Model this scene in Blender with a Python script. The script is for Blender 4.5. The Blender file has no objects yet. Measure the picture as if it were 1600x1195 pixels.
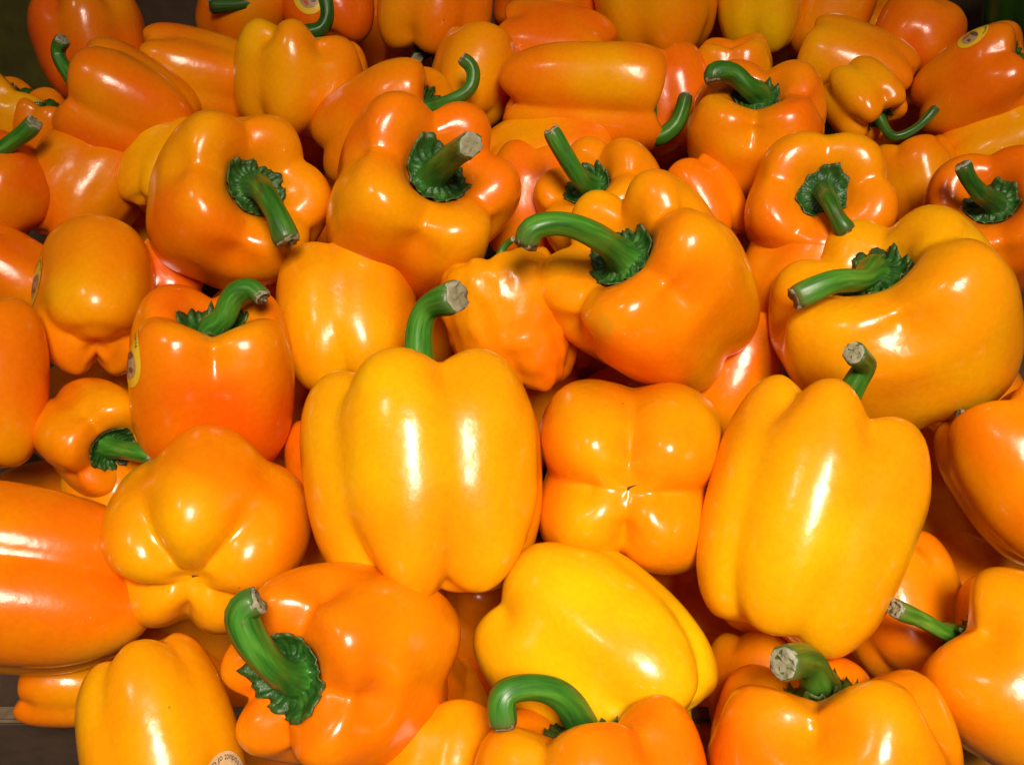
import bpy, math, random
import numpy as np
from mathutils import Vector, Matrix

sc = bpy.context.scene

# ------------------------------------------------------------------ camera
IMW, IMH, FPX = 1600.0, 1195.0, 1443.0
PITCH = math.radians(45)
CAM = np.array([0.0, 0.0, 1.30])
RIGHT = np.array([1.0, 0.0, 0.0])
FWD = np.array([0.0, math.cos(PITCH), -math.sin(PITCH)])
UP = np.array([0.0, math.sin(PITCH), math.cos(PITCH)])
cd = bpy.data.cameras.new('camera')
cd.sensor_fit = 'HORIZONTAL'
cd.sensor_width = 36.0
cd.lens = 36.0 * FPX / IMW
cd.clip_start = 0.01
cd.clip_end = 50
cam = bpy.data.objects.new('camera', cd)
cam.location = CAM
cam.rotation_euler = (math.pi / 2 - PITCH, 0, 0)
sc.collection.objects.link(cam)
sc.camera = cam

# ------------------------------------------------------------------ light (shop ceiling lamps)
w = bpy.data.worlds.new('World'); sc.world = w; w.use_nodes = True
bg = w.node_tree.nodes['Background']
bg.inputs[0].default_value = (1.0, 0.86, 0.70, 1)
bg.inputs[1].default_value = 0.022

def lamp(name, loc, aim, size, power, col=(1.0, 0.90, 0.75), sy=None, spread=180):
    l = bpy.data.lights.new(name, 'AREA')
    l.shape = 'RECTANGLE'
    l.size = size; l.size_y = sy or size
    l.energy = power; l.color = col; l.spread = math.radians(spread)
    o = bpy.data.objects.new(name, l)
    o.location = loc
    d = Vector(aim) - Vector(loc)
    o.rotation_euler = d.to_track_quat('-Z', 'Y').to_euler()
    sc.collection.objects.link(o)
    return o

lamp('ceiling_lamp', (0.14, -0.30, 2.05), (0.05, 0.16, 0.98), 0.34, 2.6, sy=0.38, spread=60)
lamp('ceiling_lamp', (-0.62, 0.02, 2.25), (0.0, 0.28, 0.98), 0.16, 0.32, spread=80)

sc.render.engine = 'CYCLES'
sc.cycles.use_denoising = True
sc.cycles.max_bounces = 8
sc.cycles.diffuse_bounces = 5
sc.view_settings.view_transform = 'Standard'
sc.view_settings.look = 'None'
sc.view_settings.exposure = 0.0
sc.view_settings.gamma = 1.0

# ------------------------------------------------------------------ materials
def nodes(m):
    m.use_nodes = True
    nt = m.node_tree
    return nt, nt.nodes, nt.links, nt.nodes['Principled BSDF']

def ramp(N, stops, interp='LINEAR'):
    r = N.new('ShaderNodeValToRGB')
    cr = r.color_ramp; cr.interpolation = interp
    while len(cr.elements) < len(stops): cr.elements.new(0.5)
    for e, (p, c) in zip(cr.elements, stops):
        e.position = p; e.color = c if len(c) == 4 else (*c, 1)
    return r

def math_node(N, L, op, a, b=None):
    n = N.new('ShaderNodeMath'); n.operation = op
    for k, x in enumerate((a, b)):
        if x is None: continue
        if isinstance(x, (int, float)): n.inputs[k].default_value = x
        else: L.new(x, n.inputs[k])
    return n.outputs[0]

def mix_col(N, L, fac, a, b, mode='MIX'):
    n = N.new('ShaderNodeMix'); n.data_type = 'RGBA'; n.blend_type = mode
    for s, x in ((n.inputs['Factor'], fac), (n.inputs[6], a), (n.inputs[7], b)):
        if isinstance(x, (int, float)): s.default_value = x
        elif isinstance(x, tuple): s.default_value = (*x, 1) if len(x) == 3 else x
        else: L.new(x, s)
    return n.outputs[2]

def noise(N, L, vec, scale, detail=2.0, rough=0.5):
    n = N.new('ShaderNodeTexNoise')
    n.inputs['Scale'].default_value = scale
    n.inputs['Detail'].default_value = detail
    n.inputs['Roughness'].default_value = rough
    L.new(vec, n.inputs['Vector'])
    return n.outputs[0]

def make_skin():
    m = bpy.data.materials.new('pepper_skin')
    nt, N, L, B = nodes(m)
    oi = N.new('ShaderNodeObjectInfo')
    tc = N.new('ShaderNodeTexCoord')
    off = N.new('ShaderNodeVectorMath'); off.operation = 'ADD'
    L.new(tc.outputs['Object'], off.inputs[0])
    rnd = math_node(N, L, 'MULTIPLY', oi.outputs['Random'], 7.0)
    cmb = N.new('ShaderNodeCombineXYZ')
    for k in range(3): L.new(rnd, cmb.inputs[k])
    L.new(cmb.outputs[0], off.inputs[1])
    P = off.outputs[0]
    base = oi.outputs['Color']
    # ripening: broad areas a bit yellower or redder than the rest of the pod
    hs_y = N.new('ShaderNodeHueSaturation'); hs_y.inputs['Hue'].default_value = 0.528
    hs_r = N.new('ShaderNodeHueSaturation'); hs_r.inputs['Hue'].default_value = 0.483
    L.new(base, hs_y.inputs['Color']); L.new(base, hs_r.inputs['Color'])
    n1 = noise(N, L, P, 17.0, 2.0)
    r1 = ramp(N, [(0.40, (0, 0, 0)), (0.68, (1, 1, 1))]); L.new(n1, r1.inputs[0])
    c = mix_col(N, L, r1.outputs[0], hs_r.outputs[0], hs_y.outputs[0])
    c = mix_col(N, L, 0.35, c, base)
    # fine mottling of the skin
    n2 = noise(N, L, P, 420.0, 3.0)
    r2 = ramp(N, [(0.35, (0.96, 0.95, 0.95)), (0.65, (1.02, 1.03, 1.0))]); L.new(n2, r2.inputs[0])
    c = mix_col(N, L, 1.0, c, r2.outputs[0], 'MULTIPLY')
    # green smudges where a pod is not quite ripe
    n3 = noise(N, L, P, 23.0, 3.0, 0.6)
    r3 = ramp(N, [(0.70, (0, 0, 0)), (0.80, (0.45, 0.45, 0.45))]); L.new(n3, r3.inputs[0])
    c = mix_col(N, L, r3.outputs[0], c, (0.42, 0.33, 0.015))
    # sparse brown specks
    vo = N.new('ShaderNodeTexVoronoi'); vo.inputs['Scale'].default_value = 75.0
    L.new(P, vo.inputs['Vector'])
    sp = N.new('ShaderNodeSeparateColor'); L.new(vo.outputs['Color'], sp.inputs[0])
    pick = math_node(N, L, 'GREATER_THAN', sp.outputs[0], 0.965)
    near = ramp(N, [(0.03, (1, 1, 1)), (0.055, (0, 0, 0))]); L.new(vo.outputs['Distance'], near.inputs[0])
    spk = math_node(N, L, 'MULTIPLY', pick, near.outputs[0])
    spk = math_node(N, L, 'MULTIPLY', spk, 0.7)
    c = mix_col(N, L, spk, c, (0.16, 0.05, 0.01))
    L.new(c, B.inputs['Base Color'])
    n4 = noise(N, L, P, 60.0, 3.0)
    r4 = ramp(N, [(0.3, (0.19,) * 3), (0.7, (0.28,) * 3)]); L.new(n4, r4.inputs[0])
    L.new(r4.outputs[0], B.inputs['Roughness'])
    B.inputs['Specular IOR Level'].default_value = 0.38
    B.inputs['Subsurface Weight'].default_value = 0.15
    B.inputs['Subsurface Radius'].default_value = (1.0, 0.30, 0.04)
    B.inputs['Subsurface Scale'].default_value = 0.004
    B.inputs['Coat Weight'].default_value = 0.15
    B.inputs['Coat Roughness'].default_value = 0.08
    # low waves and pores that break up the highlights
    n5 = noise(N, L, P, 110.0, 2.0)
    n6 = noise(N, L, P, 900.0, 2.0)
    h = math_node(N, L, 'ADD', n5, math_node(N, L, 'MULTIPLY', n6, 0.10))
    bp = N.new('ShaderNodeBump'); bp.inputs['Strength'].default_value = 0.22
    bp.inputs['Distance'].default_value = 0.0012
    L.new(h, bp.inputs['Height'])
    L.new(bp.outputs[0], B.inputs['Normal'])
    L.new(bp.outputs[0], B.inputs['Coat Normal'])
    return m

def make_stem_mat():
    m = bpy.data.materials.new('stem_green')
    nt, N, L, B = nodes(m)
    at_ = N.new('ShaderNodeAttribute'); at_.attribute_name = 'along'
    sep = N.new('ShaderNodeSeparateXYZ'); L.new(at_.outputs['Vector'], sep.inputs[0])
    oi = N.new('ShaderNodeObjectInfo')
    # streaks run along the stalk: (angle, length) space
    mp = N.new('ShaderNodeCombineXYZ')
    L.new(math_node(N, L, 'MULTIPLY', sep.outputs[0], 6.0), mp.inputs[0])
    L.new(math_node(N, L, 'MULTIPLY', sep.outputs[1], 2.2), mp.inputs[1])
    L.new(math_node(N, L, 'MULTIPLY', oi.outputs['Random'], 40.0), mp.inputs[2])
    n1 = noise(N, L, mp.outputs[0], 1.0, 4.0, 0.6)
    r1 = ramp(N, [(0.30, (0.018, 0.085, 0.008)), (0.52, (0.045, 0.175, 0.013)), (0.74, (0.12, 0.28, 0.03))])
    L.new(n1, r1.inputs[0])
    tc = N.new('ShaderNodeTexCoord')
    n2 = noise(N, L, tc.outputs['Object'], 160.0, 3.0)
    r2 = ramp(N, [(0.62, (0, 0, 0)), (0.72, (0.5, 0.5, 0.5))]); L.new(n2, r2.inputs[0])
    c = mix_col(N, L, r2.outputs[0], r1.outputs[0], (0.09, 0.075, 0.02))
    tip = ramp(N, [(0.90, (0, 0, 0)), (1.0, (0.75, 0.75, 0.75))]); L.new(sep.outputs[1], tip.inputs[0])
    c = mix_col(N, L, tip.outputs[0], c, (0.10, 0.12, 0.035))
    tint = mix_col(N, L, 1.0, c, oi.outputs['Color'], 'MULTIPLY')
    L.new(tint, B.inputs['Base Color'])
    B.inputs['Roughness'].default_value = 0.34
    B.inputs['Specular IOR Level'].default_value = 0.45
    bp = N.new('ShaderNodeBump'); bp.inputs['Strength'].default_value = 0.3
    bp.inputs['Distance'].default_value = 0.0012
    L.new(n1, bp.inputs['Height']); L.new(bp.outputs[0], B.inputs['Normal'])
    return m

def make_calyx_mat():
    m = bpy.data.materials.new('calyx_green')
    nt, N, L, B = nodes(m)
    at_ = N.new('ShaderNodeAttribute'); at_.attribute_name = 'along'
    sep = N.new('ShaderNodeSeparateXYZ'); L.new(at_.outputs['Vector'], sep.inputs[0])
    tc = N.new('ShaderNodeTexCoord')
    n1 = noise(N, L, tc.outputs['Object'], 210.0, 4.0, 0.6)
    r1 = ramp(N, [(0.32, (0.010, 0.050, 0.006)), (0.55, (0.022, 0.098, 0.010)), (0.75, (0.06, 0.18, 0.022))])
    L.new(n1, r1.inputs[0])
    edge = ramp(N, [(0.86, (0, 0, 0)), (1.0, (0.6, 0.6, 0.6))]); L.new(sep.outputs[1], edge.inputs[0])
    c = mix_col(N, L, edge.outputs[0], r1.outputs[0], (0.09, 0.085, 0.02))
    L.new(c, B.inputs['Base Color'])
    B.inputs['Roughness'].default_value = 0.42
    bp = N.new('ShaderNodeBump'); bp.inputs['Strength'].default_value = 0.7
    bp.inputs['Distance'].default_value = 0.0016
    L.new(n1, bp.inputs['Height']); L.new(bp.outputs[0], B.inputs['Normal'])
    return m

def make_cut_mat():
    m = bpy.data.materials.new('dry_cut')
    nt, N, L, B = nodes(m)
    at_ = N.new('ShaderNodeAttribute'); at_.attribute_name = 'along'
    sep = N.new('ShaderNodeSeparateXYZ'); L.new(at_.outputs['Vector'], sep.inputs[0])
    tc = N.new('ShaderNodeTexCoord')
    n1 = noise(N, L, tc.outputs['Object'], 330.0, 4.0, 0.65)
    rr = math_node(N, L, 'ADD', sep.outputs[1], math_node(N, L, 'MULTIPLY', n1, 0.35))
    r1 = ramp(N, [(0.35, (0.25, 0.22, 0.11)), (0.80, (0.30, 0.27, 0.16)), (0.93, (0.48, 0.44, 0.32)),
                  (1.0, (0.16, 0.12, 0.06)), ])
    L.new(rr, r1.inputs[0])
    c = mix_col(N, L, 0.5, r1.outputs[0], mix_col(N, L, n1, (0.10, 0.08, 0.04), (0.42, 0.38, 0.25)))
    L.new(c, B.inputs['Base Color'])
    B.inputs['Roughness'].default_value = 0.85
    bp = N.new('ShaderNodeBump'); bp.inputs['Strength'].default_value = 0.8
    bp.inputs['Distance'].default_value = 0.001
    L.new(n1, bp.inputs['Height']); L.new(bp.outputs[0], B.inputs['Normal'])
    return m

def make_plain(name, col, rough=0.6, scale=60.0, var=0.25):
    m = bpy.data.materials.new(name)
    nt, N, L, B = nodes(m)
    tc = N.new('ShaderNodeTexCoord')
    n1 = noise(N, L, tc.outputs['Object'], scale, 4.0, 0.6)
    lo = tuple(x * (1 - var) for x in col); hi = tuple(min(1, x * (1 + var)) for x in col)
    r1 = ramp(N, [(0.3, lo), (0.7, hi)]); L.new(n1, r1.inputs[0])
    L.new(r1.outputs[0], B.inputs['Base Color'])
    B.inputs['Roughness'].default_value = rough
    bp = N.new('ShaderNodeBump'); bp.inputs['Strength'].default_value = 0.25
    bp.inputs['Distance'].default_value = 0.001
    L.new(n1, bp.inputs['Height']); L.new(bp.outputs[0], B.inputs['Normal'])
    return m

SKIN, STEM, CALYX, CUT = make_skin(), make_stem_mat(), make_calyx_mat(), make_cut_mat()
SCAR = make_plain('blossom_scar_brown', (0.05, 0.018, 0.006), 0.8)
CARD = make_plain('cardboard_brown', (0.10, 0.055, 0.032), 0.85, 90.0, 0.2)
CARD_EDGE = make_plain('cardboard_edge', (0.15, 0.10, 0.055), 0.9, 240.0, 0.35)
OLIVE = make_plain('olive_print', (0.10, 0.085, 0.012), 0.7, 60.0, 0.25)
INK = make_plain('dark_ink', (0.02, 0.014, 0.008), 0.7)
BOARD = make_plain('shelf_board', (0.05, 0.03, 0.02), 0.8)

# ------------------------------------------------------------------ mesh helpers
def mesh_from(name, co, quads, tris=(), attr=None):
    me = bpy.data.meshes.new(name)
    co = np.asarray(co, dtype=np.float32)
    faces = [tuple(q) for q in quads] + [tuple(t) for t in tris]
    me.from_pydata(co.tolist(), [], faces)
    me.polygons.foreach_set('use_smooth', [True] * len(me.polygons))
    if attr is not None:
        a = me.attributes.new('along', 'FLOAT_VECTOR', 'POINT')
        a.data.foreach_set('vector', np.asarray(attr, dtype=np.float32).ravel())
    me.update()
    return me

def link(name, me, mat, parent):
    o = bpy.data.objects.new(name, me)
    if mat is not None:
        me.materials.clear(); me.materials.append(mat)
    sc.collection.objects.link(o)
    o.parent = parent
    return o

def catmull(P, t):
    P = np.asarray(P, float)
    n = len(P)
    i = np.clip(np.floor(t).astype(int), 0, n - 2)
    f = (t - i)[:, None]
    p0 = P[np.maximum(i - 1, 0)]; p1 = P[i]; p2 = P[i + 1]; p3 = P[np.minimum(i + 2, n - 1)]
    return 0.5 * (2 * p1 + (p2 - p0) * f + (2 * p0 - 5 * p1 + 4 * p2 - p3) * f ** 2 + (3 * p1 - p0 - 3 * p2 + p3) * f ** 3)

def grid_faces(nr, nt):
    """nr rings of nt points, closed round"""
    f = []
    for i in range(nr - 1):
        for j in range(nt):
            k = (j + 1) % nt
            f.append((i * nt + j, i * nt + k, (i + 1) * nt + k, (i + 1) * nt + j))
    return f
_fc = {}
def pod_faces(nr, nt):
    if (nr, nt) not in _fc:
        q = [tuple(x[::-1]) for x in grid_faces(nr, nt)]
        a, b = nr * nt, nr * nt + 1
        t = [(a, j, (j + 1) % nt) for j in range(nt)]
        t += [(b, (nr - 1) * nt + (j + 1) % nt, (nr - 1) * nt + j) for j in range(nt)]
        _fc[(nr, nt)] = (q, t)
    return _fc[(nr, nt)]

def sstep(x, a, b):
    x = np.clip((x - a) / (b - a), 0, 1)
    return x * x * (3 - 2 * x)

# meridians (radius, height) from the stalk hollow over the shoulder down to the blossom end
def meridians(ct, cb, gd, gs, gb, rb=.3):
    lobe = [(0, ct), (.15, ct), (.27, ct + .03), (.385, .45 * ct + .55), (.53, .965), (.72, .985), (.89, .81), (.985, .48), (1.0, .05),
            (.985, -.34), (.925, -.65), (.80, -.87), (.62, -.985), (.42, -.96), (.24, cb - .62 * (.985 + cb)), (.11, cb - .12 * (.985 + cb)), (0, cb)]
    rnd = {9: (.955, -.32), 10: (.86, -.61), 11: (.71, -.83), 12: (.53, -.955), 13: (.36, -.965)}      # a rounder, less boxy blossom end
    for i, (r, z) in rnd.items(): lobe[i] = (lobe[i][0] * (1 - rb) + r * rb, lobe[i][1] * (1 - rb) + z * rb)
    rk = [0, 0, 0, .1 * gs, .15 * gs, .3 * gs, .6 * gs, gd, gd, gd, .5 * (gd + gb), .9 * gb, .8 * gb, .5 * gb, .2 * gb, 0, 0]
    zk = [0, 0, 0, -.12 * gs, -.40 * gs, -.55 * gs, -.45 * gs, -.2 * gs, 0, .1 * gb, .25 * gb, .45 * gb, .65 * gb, .55 * gb, .25 * gb, 0, 0]
    groove = [(r * (1 - k), z + q) for (r, z), k, q in zip(lobe, rk, zk)]
    return lobe, groove

def fold(p, e, d):
    """rounded lobe (p = 0) running into a filleted fold (p = 1)"""
    q = 1 - math.sqrt((1 - p) ** 2 + d * d) + math.sqrt(1 + d * d) - 1
    qm = math.sqrt(1 + d * d) - d
    g = math.sqrt(max(0, 1 - qm * qm) + e)
    return (math.sqrt(max(0, 1 - q * q) + e) - g) / (math.sqrt(1 + e) - g)

def pod_coords(R, H, lobes, seed, gd=.09, gs=.26, gb=.20, soft=.12, ct=.72, cb=-.87, taper=.05, bend=(0, 0), lump=.018, wr=0.0, twist=0.0, rib=0.004, cs=.5, rb=.3, ms=.9, nt=96, nr=58):
    """one bell pepper pod. lobes: (angle deg, radius factor, shoulder lift, tip drop)"""
    rs = np.random.RandomState(seed)
    lobes = sorted(lobes, key=lambda q: q[0] % 360)
    n = len(lobes)
    ang = np.array([math.radians(q[0] % 360) for q in lobes])
    rad = np.array([q[1] for q in lobes]); top = np.array([q[2] for q in lobes]); bot = np.array([q[3] for q in lobes])
    th = np.arange(nt) * 2 * math.pi / nt
    wgt = np.zeros(nt); wsm = np.zeros(nt); rm = np.zeros(nt); tp = np.zeros(nt); bt = np.zeros(nt)
    for j, t in enumerate(th):
        d = (t - ang + math.pi) % (2 * math.pi) - math.pi
        k = int(np.argmin(np.abs(d)))
        nb = (k + (1 if d[k] >= 0 else -1)) % n
        gap = abs((ang[nb] - ang[k] + math.pi) % (2 * math.pi) - math.pi)
        if n == 2: gap = math.pi
        phi = min(1.0, abs(d[k]) / (gap / 2))
        wgt[j] = fold(phi, soft, .07); wsm[j] = fold(phi, soft, .42)
        f = .5 * (1 - math.cos(math.pi * phi)) * .5      # half way to the neighbour at the groove
        rm[j] = rad[k] * (1 - f) + rad[nb] * f
        tp[j] = top[k] * (1 - f) + top[nb] * f
        bt[j] = bot[k] * (1 - f) + bot[nb] * f
    lo, gr = meridians(ct, cb, gd, gs, gb, rb)
    m = len(lo) - 1
    tt = np.linspace(0.12, m - 0.12, nr)
    Lm, Gm = catmull(lo, tt), catmull(gr, tt)
    tcol = tt[:, None]
    mid = sstep(tcol, 4.5, 7.0) * (1 - sstep(tcol, 8.5, 11.5))          # on the wall the folds are wide and shallow
    cw = np.maximum(mid * ms, cs * (1 - mid))
    W = wgt[None, :] * (1 - cw) + wsm[None, :] * cw
    rho = Gm[:, 0:1] * (1 - W) + Lm[:, 0:1] * W
    z = Gm[:, 1:2] * (1 - W) + Lm[:, 1:2] * W
    wt = sstep(tcol, 1.0, 3.6) * (1 - sstep(tcol, 5.5, 9.0))
    wb = sstep(tcol, 8.0, 11.5) * (1 - sstep(tcol, 14.2, 16.0))
    body = sstep(tcol, 1.5, 5.0) * (1 - sstep(tcol, 13.0, 15.5))
    z = z + wt * tp[None, :] - wb * bt[None, :]
    rho = rho * (1 + (rm[None, :] - 1) * body)
    # small ribs running down the wall
    kk = rs.randint(9, 14); ph = rs.rand() * 6.28
    rho = rho * (1 + rib * np.cos(kk * th[None, :] + ph) * body)
    rho = rho * (1 + taper * z * .9)
    tw = th[None, :] + twist * z
    x = rho * np.cos(tw); y = rho * np.sin(tw)
    # gentle uneven swellings
    q = np.stack([x, y, z * H / R], -1)
    ds = np.zeros_like(x)
    for i in range(7):
        v = rs.randn(3); v /= np.linalg.norm(v)
        fr = rs.uniform(1.6, 4.2)
        ds += np.sin(fr * (q @ v) + rs.rand() * 6.28) * (lump / math.sqrt(fr / 1.6)) * .55
    if wr > 0:
        for i in range(14):
            v = rs.randn(3) * np.array([1, 1, .55]); v /= np.linalg.norm(v)
            fr = rs.uniform(12, 26)
            ds += np.sin(fr * (q @ v) + rs.rand() * 6.28 + 1.2 * np.sin(5 * (q @ rs.randn(3)))) * wr * .30
    x = x * (1 + ds * body) + bend[0] * (z ** 2 - .4); y = y * (1 + ds * body) + bend[1] * (z ** 2 - .4)
    z = z * (1 + ds * .6 * body)
    co = np.stack([x * R, y * R, z * H], -1)
    end0 = np.array([[bend[0] * (ct ** 2 - .4) * R, bend[1] * (ct ** 2 - .4) * R, ct * H]])
    end1 = np.array([[bend[0] * (cb ** 2 - .4) * R, bend[1] * (cb ** 2 - .4) * R, cb * H]])
    return co, end0[0], end1[0], tt

def pod(R, H, lobes, seed, nt=96, nr=58, **kw):
    co, e0, e1, tt = pod_coords(R, H, lobes, seed, nt=nt, nr=nr, **kw)
    qf, tf = pod_faces(nr, nt)
    me = mesh_from('pod', np.concatenate([co.reshape(-1, 3), e0[None], e1[None]]), qf, tf)
    return me, co, e0, e1, tt

def calyx_mesh(R, co, tt, base, seed, cr=.34, nteeth=None, lift=.05, nt=84, nr=9):
    rs = np.random.RandomState(seed + 77)
    nteeth = nteeth or rs.randint(8, 14)
    npod = co.shape[1]
    imax = int(np.searchsorted(tt, 5.0))
    th = np.arange(nt) * 2 * math.pi / nt
    pts = np.zeros((nr, nt, 3)); al = np.zeros((nr, nt, 3))
    jag = rs.uniform(.5, 1.25, nteeth + 1); jag[-1] = jag[0]
    ph = rs.rand() * 6.28
    ex, ey, ep = rs.uniform(-.06, .06), rs.uniform(.0, .12), rs.rand() * 3.14
    for j, t in enumerate(th):
        jj = t / (2 * math.pi) * npod
        a = int(jj) % npod; b = (a + 1) % npod; f = jj - int(jj)
        prof = co[:imax, a] * (1 - f) + co[:imax, b] * f
        pr = np.hypot(prof[:, 0] - base[0], prof[:, 1] - base[1]) / R
        pr = np.maximum.accumulate(pr + np.arange(imax) * 1e-6)
        pz = prof[:, 2] / R
        u = (t / (2 * math.pi) * nteeth) % 1.0
        k = int(t / (2 * math.pi) * nteeth) % nteeth
        tooth = (1 - abs(2 * u - 1)) ** 1.5 * jag[k]
        rim = cr * (1 + ey * math.cos(2 * (t - ep))) * (.93 + .05 * math.sin(3 * t + ph) + .10 * tooth ** 2.5 + .03 * math.sin(7 * t + 2 * ph))
        for i in range(nr):
            s = i / (nr - 1)
            r = .03 + (rim - .03) * s
            zz = np.interp(r, pr, pz)
            pleat = (.017 * math.sin(2 * math.pi * 2 * u + ph) + .012 * math.sin(nteeth * 3.7 * t + 2 * s)) * s ** 1.2
            crumple = (.012 * math.sin(11 * t + 9 * s + ph) + .010 * math.sin(17.3 * t - 14 * s + 2 * ph)) * s
            raised = lift * (1 - .35 * s) + .10 * math.exp(-((r / .16) ** 2)) + .035 * tooth * s ** 6
            pts[i, j] = (base[0] + r * R * math.cos(t), base[1] + r * R * math.sin(t), (zz + raised + pleat + crumple) * R)
            al[i, j] = (t / 6.2832, s, 0)
    top = pts.reshape(-1, 3)
    und = pts.copy(); und[:, :, 2] -= .022 * R
    und = und.reshape(-1, 3)
    nn = nr * nt
    q = grid_faces(nr, nt)
    q = [tuple(x[::-1]) for x in q] + [tuple(i + nn for i in x) for x in q]
    q = [tuple(x[::-1]) for x in q]
    q += [((nr - 1) * nt + j, (nr - 1) * nt + (j + 1) % nt, nn + (nr - 1) * nt + (j + 1) % nt, nn + (nr - 1) * nt + j) for j in range(nt)]
    q = [tuple(x[::-1]) for x in q]
    return mesh_from('calyx', np.concatenate([top, und]), q, attr=np.concatenate([al.reshape(-1, 3)] * 2))

def stem_mesh(R, path, seed, r0=.25, r1=.135, r2=.165, ns=16, nr=30):
    """path: control points in the pod's own space"""
    rs = np.random.RandomState(seed + 13)
    t = np.linspace(0, len(path) - 1, 160)
    c = catmull(path, t)
    for _ in range(90): c[1:-1] = .25 * c[:-2] + .5 * c[1:-1] + .25 * c[2:]
    d = np.r_[0, np.cumsum(np.linalg.norm(np.diff(c, axis=0), axis=1))]
    L = d[-1]
    sl = np.linspace(0, 1, nr)
    c = np.stack([np.interp(sl * L, d, c[:, k]) for k in range(3)], -1)
    tan = np.gradient(c, axis=0); tan /= np.linalg.norm(tan, axis=1)[:, None]
    u = np.cross(tan[0], [0.3, 1, .2]); u /= np.linalg.norm(u)
    pts = np.zeros((nr, ns, 3)); al = np.zeros((nr, ns, 3))
    ph = rs.rand() * 6.28; nk = rs.choice([4, 5, 5, 6])
    squash = rs.uniform(.84, .95); amp = rs.uniform(.05, .10)
    th = np.arange(ns) * 2 * math.pi / ns
    for i in range(nr):
        s = sl[i]
        u = u - tan[i] * (u @ tan[i]); u /= np.linalg.norm(u)
        v = np.cross(tan[i], u)
        r = .94 * r1 + (r0 - r1) * math.exp(-s * 6.5) + (r2 - r1) * sstep(np.array(s), .70, .97) + .006 * math.sin(9 * s + ph)
        if s > .96: r *= 1 - .10 * (s - .96) / .04
        rr = r * R * (1 + amp * np.cos(nk * th + ph + s * 1.5) + .03 * np.cos(2 * th + 5 * s))
        pts[i] = c[i] + np.outer(rr * np.cos(th), u) + np.outer(rr * np.sin(th) * squash, v)
        al[i, :, 0] = np.abs(th / math.pi - 1); al[i, :, 1] = s
    q = grid_faces(nr, ns)
    co = np.concatenate([pts.reshape(-1, 3), c[-1:] - tan[-1] * R * .01])
    tr = [(nr * ns, (nr - 1) * ns + (j + 1) % ns, (nr - 1) * ns + j)[::-1] for j in range(ns)]
    me = mesh_from('stem', co, q, tr, np.concatenate([al.reshape(-1, 3), [[0, 1, 0]]]))
    # the dry cut across its end
    rings = [1.03, .92, .62, .30]
    hh = [-.035, .022, .004, .012]
    cp = []; ca = []
    ctr = pts[-1].mean(0)
    for f, h in zip(rings, hh):
        jit = 1 + .05 * rs.randn(ns)
        hz = h + .014 * rs.randn(ns)
        cp.append(ctr + (pts[-1] - ctr) * (f * jit)[:, None] + np.outer(hz, tan[-1]) * R)
        ca.append(np.stack([th / 6.28, np.full(ns, f * .78), th * 0], -1))
    cp.append((ctr + tan[-1] * R * .006)[None]); ca.append(np.zeros((1, 3)))
    nrr = len(rings)
    q2 = grid_faces(nrr, ns)
    t2 = [((nrr - 1) * ns + j, (nrr - 1) * ns + (j + 1) % ns, nrr * ns) for j in range(ns)]
    cut = mesh_from('cut_end', np.concatenate(cp), q2, t2, np.concatenate(ca))
    return me, cut

def default_lobes(rs, n, roll):
    out = []
    for k in range(n):
        out.append((roll + 360 * k / n + rs.uniform(-9, 9), rs.uniform(.93, 1.05), rs.uniform(-.07, .08), rs.uniform(-.10, .10)))
    return out

HUES = [(0.0, (.78, .130, .0012)), (.25, (.83, .185, .0012)), (.5, (.86, .245, .0012)), (.75, (.87, .325, .0015)), (1.0, (.87, .47, .003))]
def hue(x):
    for (a, ca), (b, cb) in zip(HUES, HUES[1:]):
        if x <= b:
            f = (x - a) / (b - a)
            return tuple(p + (q - p) * f for p, q in zip(ca, cb))
    return HUES[-1][1]

def bell_pepper(label, loc, rot, R, H, seed, lobes, c=.5, stem=(), sr=(.25, .135, .165), cr=.34, group=None, scar=False, tint=1.0, nt=96, nr=58, colour=None, **kw):
    """loc: middle of the pod, rot: quaternion (local z runs to the stalk), R, H: half width and half length in metres,
    stem: points the stalk passes through after leaving the hollow, in units of R"""
    rs = np.random.RandomState(seed + 1)
    root = bpy.data.objects.new('bell_pepper', None)
    root.empty_display_size = .02
    sc.collection.objects.link(root)
    root.rotation_mode = 'QUATERNION'
    root.location = loc; root.rotation_quaternion = rot
    root['label'] = label; root['category'] = 'bell pepper'
    root['group'] = group or 'orange bell peppers heaped in the display'
    me, co, b0, b1, tt = pod(R, H, lobes, seed, nt=nt, nr=nr, **kw)
    po = link('pod', me, SKIN, root)
    po.color = (*(colour or hue(c)), 1)
    if stem:
        link('calyx', calyx_mesh(R, co, tt, b0, seed, cr), CALYX, root)
        pts = [b0, b0 + np.array([0, 0, .13 * R])] + [np.array(p) * R for p in stem]
        sm, cm = stem_mesh(R, pts, seed, *sr)
        so = link('stem', sm, STEM, root); g = rs.uniform(.85, 1.2) * tint
        so.color = (g * rs.uniform(.85, 1.25), g, g, 1)
        link('cut_end', cm, CUT, so)
    if scar:
        rr = np.random.RandomState(seed + 5)
        k = 9
        th = np.arange(k) * 6.2832 / k
        r0 = R * .014 * (1 + .4 * rr.rand(k))
        base = np.stack([b1[0] + r0 * np.cos(th), b1[1] + r0 * np.sin(th) * .6, np.full(k, b1[2] - .004 * R)], -1)
        tail = np.array([[b1[0] + R * .05, b1[1] + R * .085, b1[2] - .02 * R], [b1[0], b1[1], b1[2] - .012 * R]])
        tr = [(j, (j + 1) % k, k + 1) for j in range(k)] + [(0, 1, k), (k, k + 1, 0)]
        link('blossom_scar', mesh_from('blossom_scar', np.concatenate([base, tail]), [], tr), SCAR, root)
    return root, po

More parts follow.
